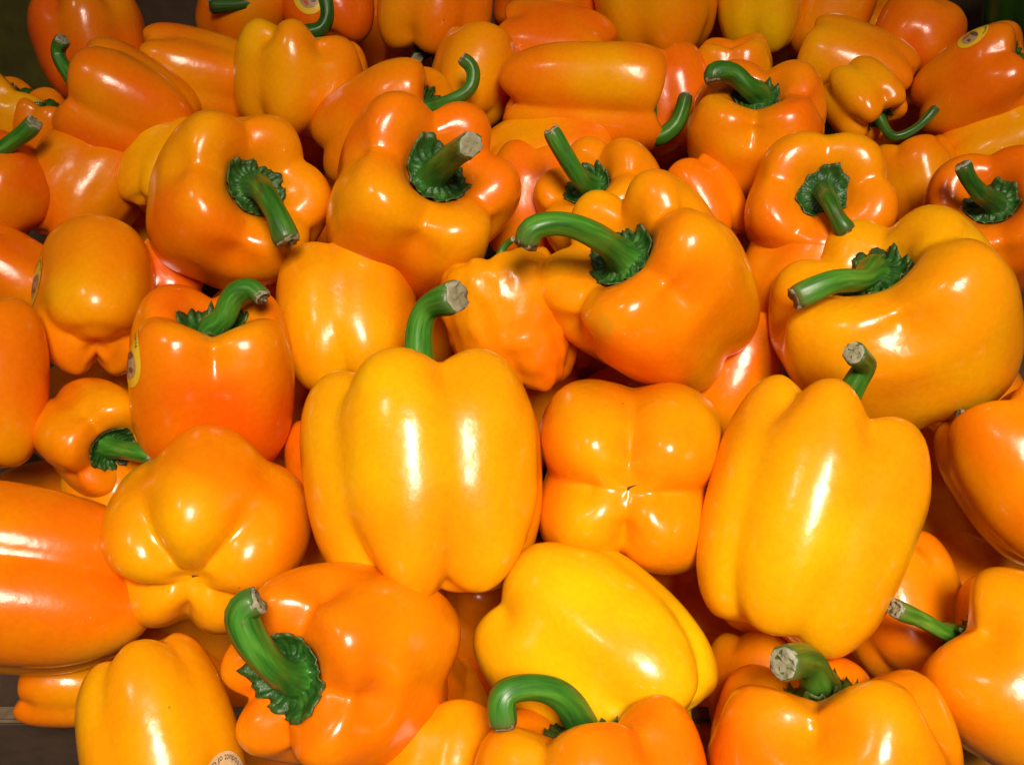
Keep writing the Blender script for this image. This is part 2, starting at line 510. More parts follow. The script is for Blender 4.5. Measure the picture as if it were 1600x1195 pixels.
# ------------------------------------------------------------------ the peppers
bell_pepper('largest blocky orange pepper standing upright in the centre, tan cut end on its tall stem',
    loc=(-0.0333, 0.2315, 1.0134), rot=(0.64491, -0.34739, -0.37827, -0.56597), R=0.04811, H=0.04474, seed=52582,
    lobes=[(-78, 0.99, 0, -0.02), (-16, 1, 0.01, 0.1), (42, 1, 0, 0.06), (118, 1, 0, 0), (205, 1, 0, 0)], c=0.8,
    stem=[(0.171, 0.011, 1.236), (0.291, 0.118, 1.425), (0.489, 0.34, 1.416)], sr=(0.24, 0.135, 0.165), cr=0.34, gd=0.09, gb=0.26, cs=0.55, ms=0.7,
    taper=0.07, soft=0.09)
bell_pepper('orange pepper showing its four-lobed blossom end, beside the largest upright pepper',
    loc=(0.0498, 0.2505, 0.9954), rot=(0.25386, -0.67629, -0.60906, -0.32747), R=0.04393, H=0.04612, seed=84258,
    lobes=[(-46, 1.02, 0, 0), (44, 1.02, 0, 0), (142, 1.06, 0, 0.05), (224, 1.03, 0, 0.03)], c=0.72,
    stem=[(0.07, -0.097, 1.306), (0.263, -0.365, 1.606)], sr=(0.25, 0.135, 0.165), cr=0.34, scar=True, cb=-0.86, rb=1, ms=0.8, soft=0.04, cs=0.6,
    gd=0.24, gb=0.3, taper=0)
bell_pepper('long yellow-orange pepper leaning right, its stem rising to a grey cut end',
    loc=(0.1142, 0.2142, 1.0118), rot=(0.45239, -0.4189, -0.28621, -0.73345), R=0.04062, H=0.04834, seed=15931,
    lobes=[(-68, 0.98, 0.03, 0), (-8, 1.02, 0, 0.02), (55, 1, -0.09, 0.03), (140, 0.98, 0, 0), (215, 1, 0, 0)], c=0.8,
    stem=[(0.161, 0.042, 1.358), (0.294, 0.085, 1.525), (0.626, -0.044, 1.488)], sr=(0.22, 0.12, 0.125), cr=0.34, gd=0.06, gb=0.1, gs=0.3, cs=0.7,
    taper=0.04)
bell_pepper('huge yellow-orange pepper with bulging lobes and stem pointing left, at the right side',
    loc=(0.1763, 0.3232, 1.0145), rot=(0.64928, 0.12248, -0.21911, -0.71793), R=0.05175, H=0.04088, seed=47607,
    lobes=[(-44, 1.08, 0.04, 0.1), (56, 1.1, 0.12, 0.06), (125, 0.98, 0, 0), (190, 0.94, -0.03, 0), (-115, 0.97, -0.05, 0)], c=0.8,
    stem=[(0.317, -0.107, 0.776), (0.487, -0.315, 0.967), (0.609, -0.618, 1.006)], sr=(0.2, 0.105, 0.12), cr=0.34, cs=0.7, gd=0.06, ct=0.62, gs=0.36,
    soft=0.12, taper=0.08)
bell_pepper('orange pepper right of centre with long arched green stem reaching left',
    loc=(0.0673, 0.3371, 1.0216), rot=(0.79433, 0.24131, -0.19422, -0.52257), R=0.04524, H=0.04569, seed=79283,
    lobes=[(-28, 1.06, 0.03, 0.1), (48, 1.05, 0.03, 0.06), (118, 1, 0.02, 0), (170, 0.98, 0, 0), (-115, 1, -0.02, -0.02)], c=0.6,
    stem=[(0.162, -0.044, 1.263), (0.113, -0.196, 1.637), (0.067, -0.423, 1.81), (0.099, -0.567, 1.744)], sr=(0.24, 0.122, 0.13), cr=0.36, cs=0.4,
    gd=0.13, ct=0.62, gs=0.42, rb=0.6, soft=0.18, taper=0.12)
bell_pepper('glossy orange pepper whose thick stem points straight at the viewer, above centre',
    loc=(-0.0499, 0.3936, 1.0326), rot=(0.53954, -0.06588, 0.28712, -0.78875), R=0.04583, H=0.04583, seed=10956,
    lobes=[(-23, 1.06, 0, 0.06), (52, 1.05, 0, 0.08), (120, 1, -0.02, 0), (180, 1.02, 0, 0), (-112, 1, 0.04, 0)], c=0.42,
    stem=[(0.062, 0.055, 1.241), (0.2, 0.119, 1.646)], sr=(0.25, 0.155, 0.15), cr=0.36, gs=0.36, gd=0.15, ct=0.62, rb=0.7, soft=0.16, taper=0.1)
bell_pepper('orange pepper with frilled green calyx and stem drooping towards the viewer',
    loc=(-0.1435, 0.3957, 1.0285), rot=(0.49962, -0.17014, 0.35183, -0.77308), R=0.04283, H=0.04069, seed=42632,
    lobes=[(-95, 1.02, 0.05, 0), (-160, 1, 0.02, 0), (135, 0.98, -0.03, 0), (65, 1, -0.02, 0), (-15, 1.03, 0.03, 0.05)], c=0.45,
    stem=[(0.242, 0.094, 1.128), (0.495, 0.343, 1.376), (0.675, 0.615, 1.424)], sr=(0.24, 0.13, 0.15), cr=0.36, ct=0.64, gs=0.26, cs=0.45, rb=0.7,
    gd=0.06, soft=0.16, taper=0.12)
stickered_pepper_e = bell_pepper('deep orange upright pepper with yellow sticker on its left side and curved stem',
    loc=(-0.1327, 0.2894, 1.0096), rot=(0.78172, -0.17905, -0.06276, -0.59407), R=0.03864, H=0.03671, seed=74308,
    lobes=[(-44, 1, 0, 0.02), (46, 1, 0, 0.02), (132, 1, 0.06, 0), (226, 1, 0.08, 0)], c=0.2,
    stem=[(0.044, 0.128, 0.82), (0.018, 0.24, 1.083), (0.084, 0.414, 1.199), (0.211, 0.531, 1.141)], sr=(0.25, 0.15, 0.12), cr=0.38, ct=0.6, gs=0.38,
    cs=0.3, gd=0.16, gb=0.3, ms=0.55, soft=0.12, taper=0.03)
bell_pepper('orange pepper with its creased blossom end facing the viewer, left of the largest pepper',
    loc=(-0.1221, 0.216, 0.9967), rot=(0.50825, -0.65366, -0.48049, -0.28902), R=0.03868, H=0.03017, seed=5981,
    lobes=[(-20, 1.05, 0, 0.06), (68, 1.06, 0, 0.04), (138, 1, 0, 0.05), (-150, 1.04, 0, 0.08), (-88, 1.02, 0, 0.04)], c=0.62,
    stem=[(0.024, -0.118, 1.112), (0.09, -0.441, 1.412)], sr=(0.25, 0.135, 0.165), cr=0.34, scar=True, cb=-0.8, gb=0.34, gd=0.12, cs=0.25, rb=0.8,
    soft=0.14, taper=0.02)
bell_pepper('big orange pepper lying on its side at the left edge, its end towards the middle',
    loc=(-0.186, 0.1997, 0.9921), rot=(0.80255, 0.1856, -0.53536, -0.18668), R=0.03756, H=0.04357, seed=53085,
    lobes=[(58, 1, 0, 0), (-32, 1.03, 0, 0.06), (140, 1, 0, 0), (235, 1, 0, 0)], c=0.44, stem=[(0.048, 0.11, 1.385), (0.178, 0.413, 1.685)],
    sr=(0.25, 0.135, 0.165), cr=0.34, gd=0.16, gb=0.26, cs=0.6, ms=0.3, rb=0.8, soft=0.1, taper=0)
stickered_pepper_a = bell_pepper('yellow-orange pepper at lower left with a round pale sticker on its side',
    loc=(-0.122, 0.1387, 0.9902), rot=(0.33098, 0.74008, -0.40861, 0.41926), R=0.02506, H=0.03182, seed=92680,
    lobes=[(2, 1.02, 0, 0), (78, 1, 0, -0.08), (170, 1, 0, 0), (-88, 1, 0, 0)], c=0.62, stem=[(-0.119, 0.012, 1.464), (-0.448, 0.046, 1.764)],
    sr=(0.25, 0.135, 0.165), cr=0.34, gd=0.07, gb=0.12, cs=0.7, soft=0.1)
bell_pepper('orange pepper lying on its side with large ruffled calyx and hooked green stem',
    loc=(-0.0579, 0.1636, 0.9945), rot=(0.92492, 0.27494, -0.26057, 0.03208), R=0.03563, H=0.03848, seed=32272,
    lobes=[(18, 1.06, 0, 0.05), (98, 1, 0.05, 0), (-72, 1.05, 0, 0), (-140, 0.98, 0.02, 0), (165, 0.95, 0, 0)], c=0.46,
    stem=[(0.14, 0.109, 1.278), (0.171, 0.353, 1.528), (0.196, 0.599, 1.632), (0.349, 0.664, 1.579)], sr=(0.25, 0.15, 0.145), cr=0.42, ct=0.74, gs=0.4,
    rb=0.6, soft=0.15, taper=0.03)
bell_pepper('bright yellow pepper lying diagonally below the pepper that shows its four-lobed end',
    loc=(0.0333, 0.1739, 0.9811), rot=(0.55442, -0.1284, -0.72273, -0.39217), R=0.03574, H=0.04075, seed=71867,
    lobes=[(22, 1.05, 0, 0.03), (-62, 1.02, 0, 0.08), (112, 1, 0, 0), (200, 1, 0, 0)], c=0.95, rb=0.6, soft=0.14, taper=0.02)
bell_pepper('orange pepper cut by the bottom edge with a green stem curled over to the left',
    loc=(0.0255, 0.1114, 0.9847), rot=(0.61129, -0.31017, -0.38197, -0.61985), R=0.03962, H=0.03566, seed=11459,
    lobes=[(-60, 0.98, -0.06, 0), (5, 1, -0.04, 0), (75, 1, 0.1, 0), (150, 1, 0, 0), (225, 1, 0, 0)], c=0.46,
    stem=[(0.202, -0.122, 1.029), (0.341, -0.348, 1.14), (0.446, -0.601, 1.109), (0.409, -0.623, 0.87)], sr=(0.2, 0.125, 0.13), cr=0.34, gs=0.3,
    soft=0.12)
bell_pepper('orange pepper at lower right with a thick bent stem cut end facing the viewer',
    loc=(0.1058, 0.121, 0.9876), rot=(0.53019, -0.26013, -0.37902, -0.71244), R=0.04194, H=0.03817, seed=51054,
    lobes=[(-48, 0.98, -0.04, 0), (34, 1.03, 0.03, 0), (105, 1, 0, 0), (170, 1, 0.04, 0), (235, 1, 0, 0)], c=0.4,
    stem=[(0.209, -0.035, 0.873), (0.47, -0.088, 1.051), (0.922, -0.253, 1.09)], sr=(0.2, 0.14, 0.135), cr=0.34, gs=0.45, cs=0.3, soft=0.1)
bell_pepper('orange pepper in the lower right corner with slim stem stretching left',
    loc=(0.1869, 0.1553, 0.9935), rot=(0.56537, -0.00495, -0.69164, -0.4494), R=0.03677, H=0.03603, seed=90649,
    lobes=[(-30, 1.03, 0, 0), (55, 1, 0.02, 0), (140, 1, 0, 0), (230, 1, 0, 0)], c=0.38,
    stem=[(0.229, -0.046, 0.967), (0.437, -0.052, 1.183), (0.709, -0.089, 1.442)], sr=(0.16, 0.095, 0.115), cr=0.34, gs=0.4, gd=0.12, soft=0.13)
bell_pepper('orange pepper at the right edge, leaning, just below the huge yellow-orange one',
    loc=(0.2196, 0.2465, 0.9978), rot=(0.50574, -0.09415, -0.51815, -0.68329), R=0.0328, H=0.03641, seed=30241,
    lobes=[(-20, 1, 0, 0), (60, 1.02, 0.05, 0), (150, 1, 0, 0), (240, 1, 0, 0)], c=0.55, stem=[(0.179, -0.291, 0.963), (0.26, -0.395, 1.08)],
    sr=(0.18, 0.11, 0.12), cr=0.34, soft=0.14)
bell_pepper('smooth orange pepper cut by the left edge, under the two-lobed pepper with sticker',
    loc=(-0.2368, 0.2876, 1.0142), rot=(0.40373, 0.77033, -0.45053, 0.20155), R=0.03287, H=0.03747, seed=69836,
    lobes=[(-50, 1, 0, 0), (40, 1, 0, 0), (130, 1, 0, 0), (220, 1, 0, 0)], c=0.5, stem=[(0.211, -0.215, 1.007), (0.486, -0.359, 0.922)],
    sr=(0.25, 0.135, 0.165), cr=0.34, soft=0.14)
stickered_pepper_b = bell_pepper('yellow-orange pepper with two plump lobes one above the other, sticker at its left rim',
    loc=(-0.1992, 0.3406, 1.0143), rot=(0.63963, -0.48717, -0.4857, -0.34299), R=0.03222, H=0.0319, seed=9428,
    lobes=[(5, 1.1, 0, 0.1), (152, 1, 0, 0.04), (208, 1, 0, 0.04)], c=0.66, stem=[(-0.105, 0.059, 1.263), (-0.392, 0.22, 1.563)],
    sr=(0.25, 0.135, 0.165), cr=0.34, gd=0.2, gb=0.34, soft=0.14)
bell_pepper('orange pepper with dark frilled calyx facing right, wedged under the deep orange upright one',
    loc=(-0.1892, 0.2774, 0.9889), rot=(0.13066, 0.51559, -0.31549, 0.78585), R=0.02451, H=0.02451, seed=84761,
    lobes=[(-62, 1.05, 0.03, 0.03), (30, 1.05, 0, 0.05), (120, 1, 0, 0), (200, 1, 0, 0)], c=0.42,
    stem=[(-0.039, -0.172, 1.41), (-0.165, -0.265, 1.751)], sr=(0.27, 0.18, 0.18), cr=0.42, gs=0.4, gd=0.2, ct=0.66, soft=0.16)
bell_pepper('large orange pepper tilted left near the top left corner, short stem on its upper left',
    loc=(-0.2134, 0.4713, 1.0418), rot=(0.77263, 0.22548, -0.43665, -0.40191), R=0.03378, H=0.0331, seed=24353,
    lobes=[(-62, 1, 0, 0), (30, 1.03, 0, 0.04), (108, 1, 0, 0.04), (215, 1, 0, 0)], c=0.28,
    stem=[(-0.186, 0.192, 1.134), (-0.285, 0.383, 1.341), (-0.193, 0.602, 1.327)], sr=(0.2, 0.12, 0.15), cr=0.34, gd=0.15, gs=0.3, gb=0.3, ms=0.4,
    soft=0.12)
bell_pepper('reddish orange pepper standing behind the tilted one in the top left corner',
    loc=(-0.2585, 0.5482, 1.0429), rot=(0.80754, -0.17768, -0.22338, -0.51614), R=0.03394, H=0.03156, seed=63948,
    lobes=[(-60, 0.98, 0, 0.05), (0, 1, 0, 0), (62, 1, 0, 0), (150, 1, 0, 0), (220, 1, 0, 0)], c=0.12, soft=0.12)
bell_pepper('orange pepper lying flat behind the tilted one and the ribbed yellow-orange one',
    loc=(-0.1864, 0.5218, 1.0327), rot=(0.7336, 0.33662, -0.46374, -0.36533), R=0.03248, H=0.03898, seed=3540,
    lobes=[(26.8, 0.966, -0.058, 0.072), (84.2, 0.956, -0.045, -0.085), (165, 0.959, 0.008, -0.077), (243.7, 0.977, -0.07, -0.048), (314.6, 0.946, 0.027, 0.03)],
    c=0.36, soft=0.1)
bell_pepper('ribbed yellow-orange pepper with dark upright stem, upper left',
    loc=(-0.1235, 0.5053, 1.0416), rot=(0.73867, -0.25151, -0.11189, -0.61529), R=0.03892, H=0.03113, seed=43135,
    lobes=[(-70, 0.98, 0, 0), (-14, 1, 0.05, 0), (48, 1, -0.08, 0), (105, 1, -0.08, 0), (200, 1, 0, 0)], c=0.62,
    stem=[(0.053, 0.226, 0.811), (0.013, 0.299, 1.043), (-0.086, 0.217, 1.344)], sr=(0.2, 0.125, 0.13), cr=0.34, tint=0.55, gs=0.4, soft=0.08)
bell_pepper('orange pepper at the top edge with a dark stem lying out to the left',
    loc=(-0.1712, 0.5955, 1.0474), rot=(0.66766, -0.27839, 0.18743, -0.66453), R=0.03117, H=0.03117, seed=82730,
    lobes=[(22.3, 0.94, -0.058, 0.055), (112.3, 0.95, -0.057, 0.016), (206.3, 0.998, -0.025, -0.08), (285.3, 0.972, 0.049, 0.053)], c=0.3,
    stem=[(0.594, 0.265, 0.702), (0.808, -0.078, 0.359), (0.806, -0.603, -0.109)], sr=(0.25, 0.135, 0.165), cr=0.34, tint=0.4)
stickered_pepper_c = bell_pepper('dark orange pepper with a yellow sticker cut by the top edge',
    loc=(-0.1194, 0.5922, 1.0521), rot=(0.69405, -0.27015, -0.34845, -0.56912), R=0.03088, H=0.02933, seed=22322,
    lobes=[(57.6, 1.009, -0.045, 0.086), (183.4, 0.95, -0.022, 0.001), (300.7, 0.978, 0.008, -0.095)], c=0.22)
bell_pepper('orange pepper behind the glossy one, its calyx rim and hooked stem showing above it',
    loc=(-0.0711, 0.4686, 1.0322), rot=(0.45042, -0.41535, 0.30567, -0.72881), R=0.03356, H=0.03859, seed=61917,
    lobes=[(-60, 1, 0, 0), (30, 1.02, 0, 0), (100, 1, 0.03, 0), (200, 1, 0, 0)], c=0.4,
    stem=[(0.079, 0.016, 1.314), (-0.031, -0.043, 1.654), (-0.166, -0.299, 1.768), (-0.142, -0.507, 1.685)], sr=(0.24, 0.13, 0.13), cr=0.38, soft=0.16)
bell_pepper('smooth orange pepper lying on its side with two long lobes and stem curving up right',
    loc=(0.0405, 0.488, 1.0426), rot=(0.32914, -0.56599, 0.39935, -0.64175), R=0.0305, H=0.04575, seed=1509,
    lobes=[(72, 1, 0.04, 0), (-36, 1.08, 0, 0.02), (190, 0.96, 0, 0)], c=0.52,
    stem=[(0.386, 0.668, 1.343), (0.37, 0.451, 1.744), (0.187, -0.067, 1.89)], sr=(0.22, 0.16, 0.15), cr=0.34, gd=0.24, ms=0.2, gb=0.3, taper=0.1,
    lump=0.03, soft=0.14)
bell_pepper('ribbed orange pepper hanging stem down from the top edge',
    loc=(-0.0484, 0.5931, 1.0555), rot=(0.23843, 0.69961, -0.66429, 0.11145), R=0.03817, H=0.03627, seed=41104,
    lobes=[(-60, 1, 0, 0), (-5, 1, 0, 0), (55, 1, 0, 0), (130, 1, 0, 0), (220, 1, 0, 0)], c=0.45, stem=[(0.157, 0.163, 0.951), (0.385, 0.184, 1.028)],
    sr=(0.2, 0.13, 0.13), cr=0.34, soft=0.08)
bell_pepper('yellow-orange pepper of three rounded lobes at the top edge, right of centre',
    loc=(0.0908, 0.5906, 1.0561), rot=(0.66614, -0.0128, -0.17339, -0.72528), R=0.04028, H=0.03827, seed=16434,
    lobes=[(-55, 0.98, -0.05, 0), (18, 1.05, 0.08, 0), (110, 1, 0, 0), (220, 1, 0, 0)], c=0.66, stem=[(0.476, -0.394, 0.203), (0.369, -0.386, 0.393)],
    sr=(0.2, 0.13, 0.13), cr=0.34, soft=0.12)
bell_pepper('tall golden yellow pepper with two bright ribs at the top edge',
    loc=(0.1563, 0.5887, 1.0557), rot=(0.61194, -0.08011, -0.20474, -0.75973), R=0.02898, H=0.03188, seed=56029,
    lobes=[(-40, 0.95, 0, 0), (30, 1.05, 0, 0.03), (120, 1, 0, 0), (220, 1, 0, 0)], c=0.86, soft=0.1)
bell_pepper('dark orange two-lobed pepper near the top right corner',
    loc=(0.2483, 0.5536, 1.0469), rot=(0.48656, -0.46412, -0.13338, -0.72805), R=0.02589, H=0.02123, seed=95624,
    lobes=[(-60, 1.02, 0, 0.04), (60, 1.02, 0, 0.04), (180, 0.98, 0, 0)], c=0.16, soft=0.12)
stickered_pepper_d = bell_pepper('long orange pepper with a small sticker slanting up to the top right corner',
    loc=(0.2676, 0.4962, 1.0431), rot=(0.37326, -0.26749, 0.25091, -0.85215), R=0.031, H=0.03162, seed=35216,
    lobes=[(-60, 1, 0.03, 0), (10, 1.02, 0, 0), (75, 1, 0, 0.04), (160, 1, 0, 0), (240, 1, 0, 0)], c=0.36,
    stem=[(0.194, -0.001, 0.819), (0.085, 0.04, 0.939)], sr=(0.25, 0.135, 0.165), cr=0.36, soft=0.12)
bell_pepper('upright orange pepper with dark stem arching left, upper right of centre',
    loc=(0.1341, 0.4588, 1.0331), rot=(0.62275, 0.05033, -0.0262, -0.78036), R=0.03894, H=0.03388, seed=74811,
    lobes=[(-42, 1, -0.02, 0), (42, 1.02, 0, 0), (128, 1, 0.06, 0), (215, 1, 0.03, 0)], c=0.34,
    stem=[(0.151, -0.134, 0.88), (0.103, -0.333, 1.057), (0.195, -0.583, 1.123), (0.285, -0.589, 1.043)], sr=(0.25, 0.14, 0.13), cr=0.34, tint=0.7,
    ct=0.64, gs=0.45, cs=0.3, ms=0.35, gd=0.11, soft=0.12, taper=0.06)
bell_pepper('golden pepper with knobbly lobes and ball-tipped stem sweeping right',
    loc=(0.2009, 0.4897, 1.0401), rot=(0.06537, 0.45101, -0.66434, 0.59243), R=0.02149, H=0.02063, seed=14403,
    lobes=[(-70, 1, 0, 0), (5, 1.02, 0.05, 0), (70, 1, 0.04, 0), (150, 1, 0, 0), (230, 1, 0, 0)], c=0.66,
    stem=[(0.016, 0.041, 1.409), (-0.208, -0.472, 1.552), (-0.429, -1.145, 1.384)], sr=(0.24, 0.13, 0.17), cr=0.36, tint=0.7, gs=0.4, ct=0.66, gd=0.14,
    gb=0.25, soft=0.12)
bell_pepper('golden pepper lying behind the knobbly one near the top right',
    loc=(0.2056, 0.5289, 1.0374), rot=(0.53541, 0.22127, -0.61384, -0.53627), R=0.02909, H=0.03345, seed=53998,
    lobes=[(15.7, 1.017, -0.013, 0.037), (98.6, 0.999, -0.048, 0.065), (192, 0.951, -0.036, -0.044), (286.4, 0.966, 0.002, -0.079)], c=0.58, gd=0.06,
    gs=0.1)
bell_pepper('orange pepper seen from above with round star-edged calyx, right of centre',
    loc=(0.1565, 0.4003, 1.0265), rot=(0.45855, 0.22453, 0.23805, -0.82623), R=0.03599, H=0.03059, seed=93593,
    lobes=[(-120, 1, 0.02, 0), (-40, 1.02, 0, 0), (30, 1, 0, 0), (100, 1, 0, 0), (165, 1, 0.02, 0)], c=0.44,
    stem=[(0.202, 0.122, 0.987), (0.411, 0.362, 1.031), (0.474, 0.489, 1.003)], sr=(0.23, 0.12, 0.14), cr=0.37, tint=0.85, gs=0.2, ct=0.66, soft=0.2,
    taper=0.12)
bell_pepper('orange pepper at the right edge with knobbly dark stem leaning left',
    loc=(0.2494, 0.3904, 1.0208), rot=(0.62522, 0.29446, -0.07378, -0.71899), R=0.03642, H=0.03387, seed=33185,
    lobes=[(-45, 1, -0.02, 0), (45, 1, 0, 0), (130, 1, 0.04, 0), (215, 1, 0.04, 0)], c=0.34,
    stem=[(0.094, -0.127, 1.128), (-0.016, -0.217, 1.379), (-0.13, -0.242, 1.525)], sr=(0.25, 0.12, 0.13), cr=0.34, tint=0.6, ct=0.62, soft=0.14)
bell_pepper('golden pepper hidden behind the one with the long arched stem, its own stem leaning left',
    loc=(0.0511, 0.4097, 1.0144), rot=(0.77415, 0.21056, -0.14697, -0.57858), R=0.03476, H=0.03302, seed=72780,
    lobes=[(-60, 1, 0, 0), (20, 1.02, 0, 0), (100, 1, 0.02, 0), (160, 1, 0.04, 0), (230, 1, 0, 0)], c=0.68,
    stem=[(0.204, -0.047, 1.122), (0.01, -0.047, 1.508), (-0.167, -0.029, 1.805)], sr=(0.26, 0.14, 0.15), cr=0.38, ct=0.64, gs=0.3, soft=0.14)
bell_pepper('smooth yellow-orange pepper between the deep orange one and the largest upright one',
    loc=(-0.0805, 0.342, 0.998), rot=(0.6594, -0.35461, -0.40131, -0.52763), R=0.03503, H=0.03678, seed=48110,
    lobes=[(-50, 1, 0, 0), (28, 1, 0, 0), (110, 1, 0, 0), (200, 1, 0, 0)], c=0.62, gs=0.2, gd=0.07, soft=0.2)
bell_pepper('wrinkled shiny orange pepper right behind the tall stem of the largest one',
    loc=(-0.0003, 0.3331, 1.0058), rot=(0.68564, -0.16727, -0.34029, -0.62138), R=0.0312, H=0.03308, seed=87705,
    lobes=[(-45, 1, 0, 0), (30, 1, 0, 0.04), (110, 1, 0, 0), (200, 1, 0, 0)], c=0.32, stem=[(-0.02, 0.181, 1.171), (0.124, 0.365, 1.247)],
    sr=(0.12, 0.06, 0.06), cr=0.34, gd=0.06, gs=0.1, soft=0.2, wr=0.02, lump=0.03)
bell_pepper('orange pepper deep between the arched-stem pepper and the long yellow-orange one',
    loc=(0.1078, 0.3329, 0.9705), rot=(0.50971, -0.3983, -0.21303, -0.73224), R=0.02759, H=0.03311, seed=27297,
    lobes=[(35.7, 0.967, 0.051, -0.05), (114.4, 1.039, 0.016, 0.027), (205.3, 0.941, -0.069, -0.068), (301, 0.956, 0.044, 0.022)], c=0.42)
bell_pepper('orange pepper behind the left flank of the huge yellow-orange one',
    loc=(0.1494, 0.3743, 0.9968), rot=(0.49025, -0.36303, -0.09715, -0.7864), R=0.0332, H=0.03652, seed=66892,
    lobes=[(1.6, 1.004, -0.021, -0.047), (106, 0.936, -0.049, 0.085), (185.6, 0.978, -0.023, 0.03), (280.6, 1.021, 0.004, 0.013)], c=0.46)
bell_pepper('shiny orange pepper in the gap between the glossy one and the golden hidden one',
    loc=(0.0093, 0.4358, 1.0048), rot=(0.63441, -0.32186, -0.20627, -0.67185), R=0.02508, H=0.0326, seed=6484,
    lobes=[(39.1, 0.99, 0.006, -0.055), (122, 0.955, -0.054, -0.007), (215.7, 0.996, 0.076, 0.022), (311.2, 0.994, -0.019, -0.05)], c=0.34)
bell_pepper('orange pepper below the smooth two-lobed one lying on its side',
    loc=(0.0186, 0.4685, 1.0083), rot=(0.43996, -0.53812, 0.23192, -0.6805), R=0.03166, H=0.038, seed=46079,
    lobes=[(-2.7, 1.033, 0.08, 0.1), (81.1, 0.964, 0.025, -0.062), (177.6, 0.977, 0.072, 0.077), (263.6, 1.05, -0.002, 0.081)], c=0.38)
bell_pepper('shrivelled reddish orange pepper with bright streaks at the upper left',
    loc=(-0.2379, 0.4394, 1.0125), rot=(0.69512, -0.5074, -0.04041, -0.50766), R=0.03028, H=0.0333, seed=85674,
    lobes=[(26.1, 0.987, 0.012, 0.082), (119.2, 1.047, 0.005, 0.038), (212.7, 0.944, 0.077, 0.039), (292.9, 1.027, -0.053, 0.098)], c=0.14, wr=0.008,
    lump=0.03, soft=0.2)
bell_pepper('orange pepper cut by the left edge, above the two-lobed one with sticker',
    loc=(-0.2712, 0.4167, 1.0249), rot=(0.8909, 0.25425, -0.21155, -0.31129), R=0.03136, H=0.02038, seed=25266,
    lobes=[(18.3, 0.948, -0.065, -0.038), (104.9, 1.02, -0.031, 0.04), (196.1, 0.969, 0.055, 0.089), (279.5, 0.997, -0.017, -0.013)], c=0.26,
    stem=[(0.658, 0.951, 0.407), (0.873, 1.257, 0.389)], sr=(0.2, 0.13, 0.16), cr=0.34)
bell_pepper('golden pepper tucked under the left side of the one with a drooping stem',
    loc=(-0.1873, 0.4446, 1.0207), rot=(0.67499, -0.5415, -0.10753, -0.4895), R=0.02696, H=0.02696, seed=64861,
    lobes=[(2, 0.952, -0.019, -0.043), (91.7, 1.044, 0.011, 0.091), (181.6, 0.94, 0.033, -0.039), (265, 0.999, 0.011, 0.079)], c=0.66)
bell_pepper('small golden pepper at the left edge below the dark stems',
    loc=(-0.292, 0.4831, 1.0288), rot=(0.70903, -0.42444, 0.09893, -0.55439), R=0.02402, H=0.02402, seed=4453,
    lobes=[(21.1, 1.022, 0.032, -0.058), (109.3, 1.025, 0.029, -0.052), (203.3, 0.932, 0.009, 0.015), (290.8, 1.037, -0.032, 0.044)], c=0.56,
    stem=[(0.198, -0.08, 0.609), (0.144, -0.333, 0.773)], sr=(0.25, 0.135, 0.165), cr=0.34, tint=0.6)
bell_pepper('reddish pepper peeking out below the stems at the left edge',
    loc=(-0.2701, 0.4784, 1.0233), rot=(0.77756, -0.23999, 0.07459, -0.57641), R=0.02035, H=0.02239, seed=79786,
    lobes=[(7.4, 0.983, 0.019, -0.05), (105.9, 0.972, -0.029, -0.006), (187.1, 1.038, 0.055, -0.06), (290.1, 0.998, -0.054, -0.025)], c=0.1,
    stem=[(0.317, -0.194, 0.701), (0.23, -0.307, 0.972)], sr=(0.25, 0.135, 0.165), cr=0.34, tint=0.5)
bell_pepper('orange pepper behind the two-lobed one at the left edge',
    loc=(-0.2523, 0.3699, 1.0029), rot=(0.80976, 0.10567, -0.45453, -0.35571), R=0.02451, H=0.02696, seed=19378,
    lobes=[(8.7, 1.003, 0.052, -0.045), (102.1, 0.936, 0.053, 0.08), (187.3, 0.937, -0.049, 0.072), (273.7, 1.026, -0.015, -0.096)], c=0.3)
bell_pepper('orange pepper in the gap between the two-lobed one and the drooping-stem one',
    loc=(-0.1783, 0.375, 0.9988), rot=(0.70697, -0.44417, -0.25808, -0.48611), R=0.01823, H=0.02005, seed=58973,
    lobes=[(41, 1.04, 0.067, -0.051), (133.7, 0.985, -0.012, 0.073), (223.5, 1.031, 0.022, 0.01), (317.6, 1.03, -0.037, -0.034)], c=0.26)
bell_pepper('orange pepper showing as a strip left of the largest upright pepper',
    loc=(-0.0836, 0.2667, 0.974), rot=(0.67479, -0.37271, -0.33743, -0.54027), R=0.01888, H=0.0236, seed=98568,
    lobes=[(11.5, 0.99, 0.02, -0.009), (102.7, 1.036, 0.049, -0.037), (182.1, 0.999, 0.079, 0.002), (278, 0.986, 0.049, -0.076)], c=0.4)
bell_pepper('yellow-orange pepper at the bottom edge between the hooked-stem and curled-stem peppers',
    loc=(-0.0251, 0.1343, 0.9687), rot=(0.54373, -0.50135, -0.3879, -0.55004), R=0.02396, H=0.02396, seed=38160,
    lobes=[(20.3, 1.028, -0.068, -0.034), (104.7, 1.049, -0.064, 0.082), (206.8, 1.017, -0.03, 0.084), (298, 0.998, -0.015, 0.008)], c=0.62,
    stem=[(0.098, -0.015, 0.869), (0.343, -0.065, 0.879)], sr=(0.15, 0.1, 0.1), cr=0.34)
bell_pepper('orange pepper half hidden behind the lower right side of the long yellow-orange one',
    loc=(0.156, 0.2005, 0.9699), rot=(0.48273, -0.25511, -0.53099, -0.64803), R=0.02548, H=0.02675, seed=77755,
    lobes=[(6.4, 0.967, 0.064, 0.097), (98.9, 1.048, 0.022, -0.05), (185.2, 0.961, -0.021, 0.045), (266.8, 0.947, -0.064, 0.084)], c=0.48)
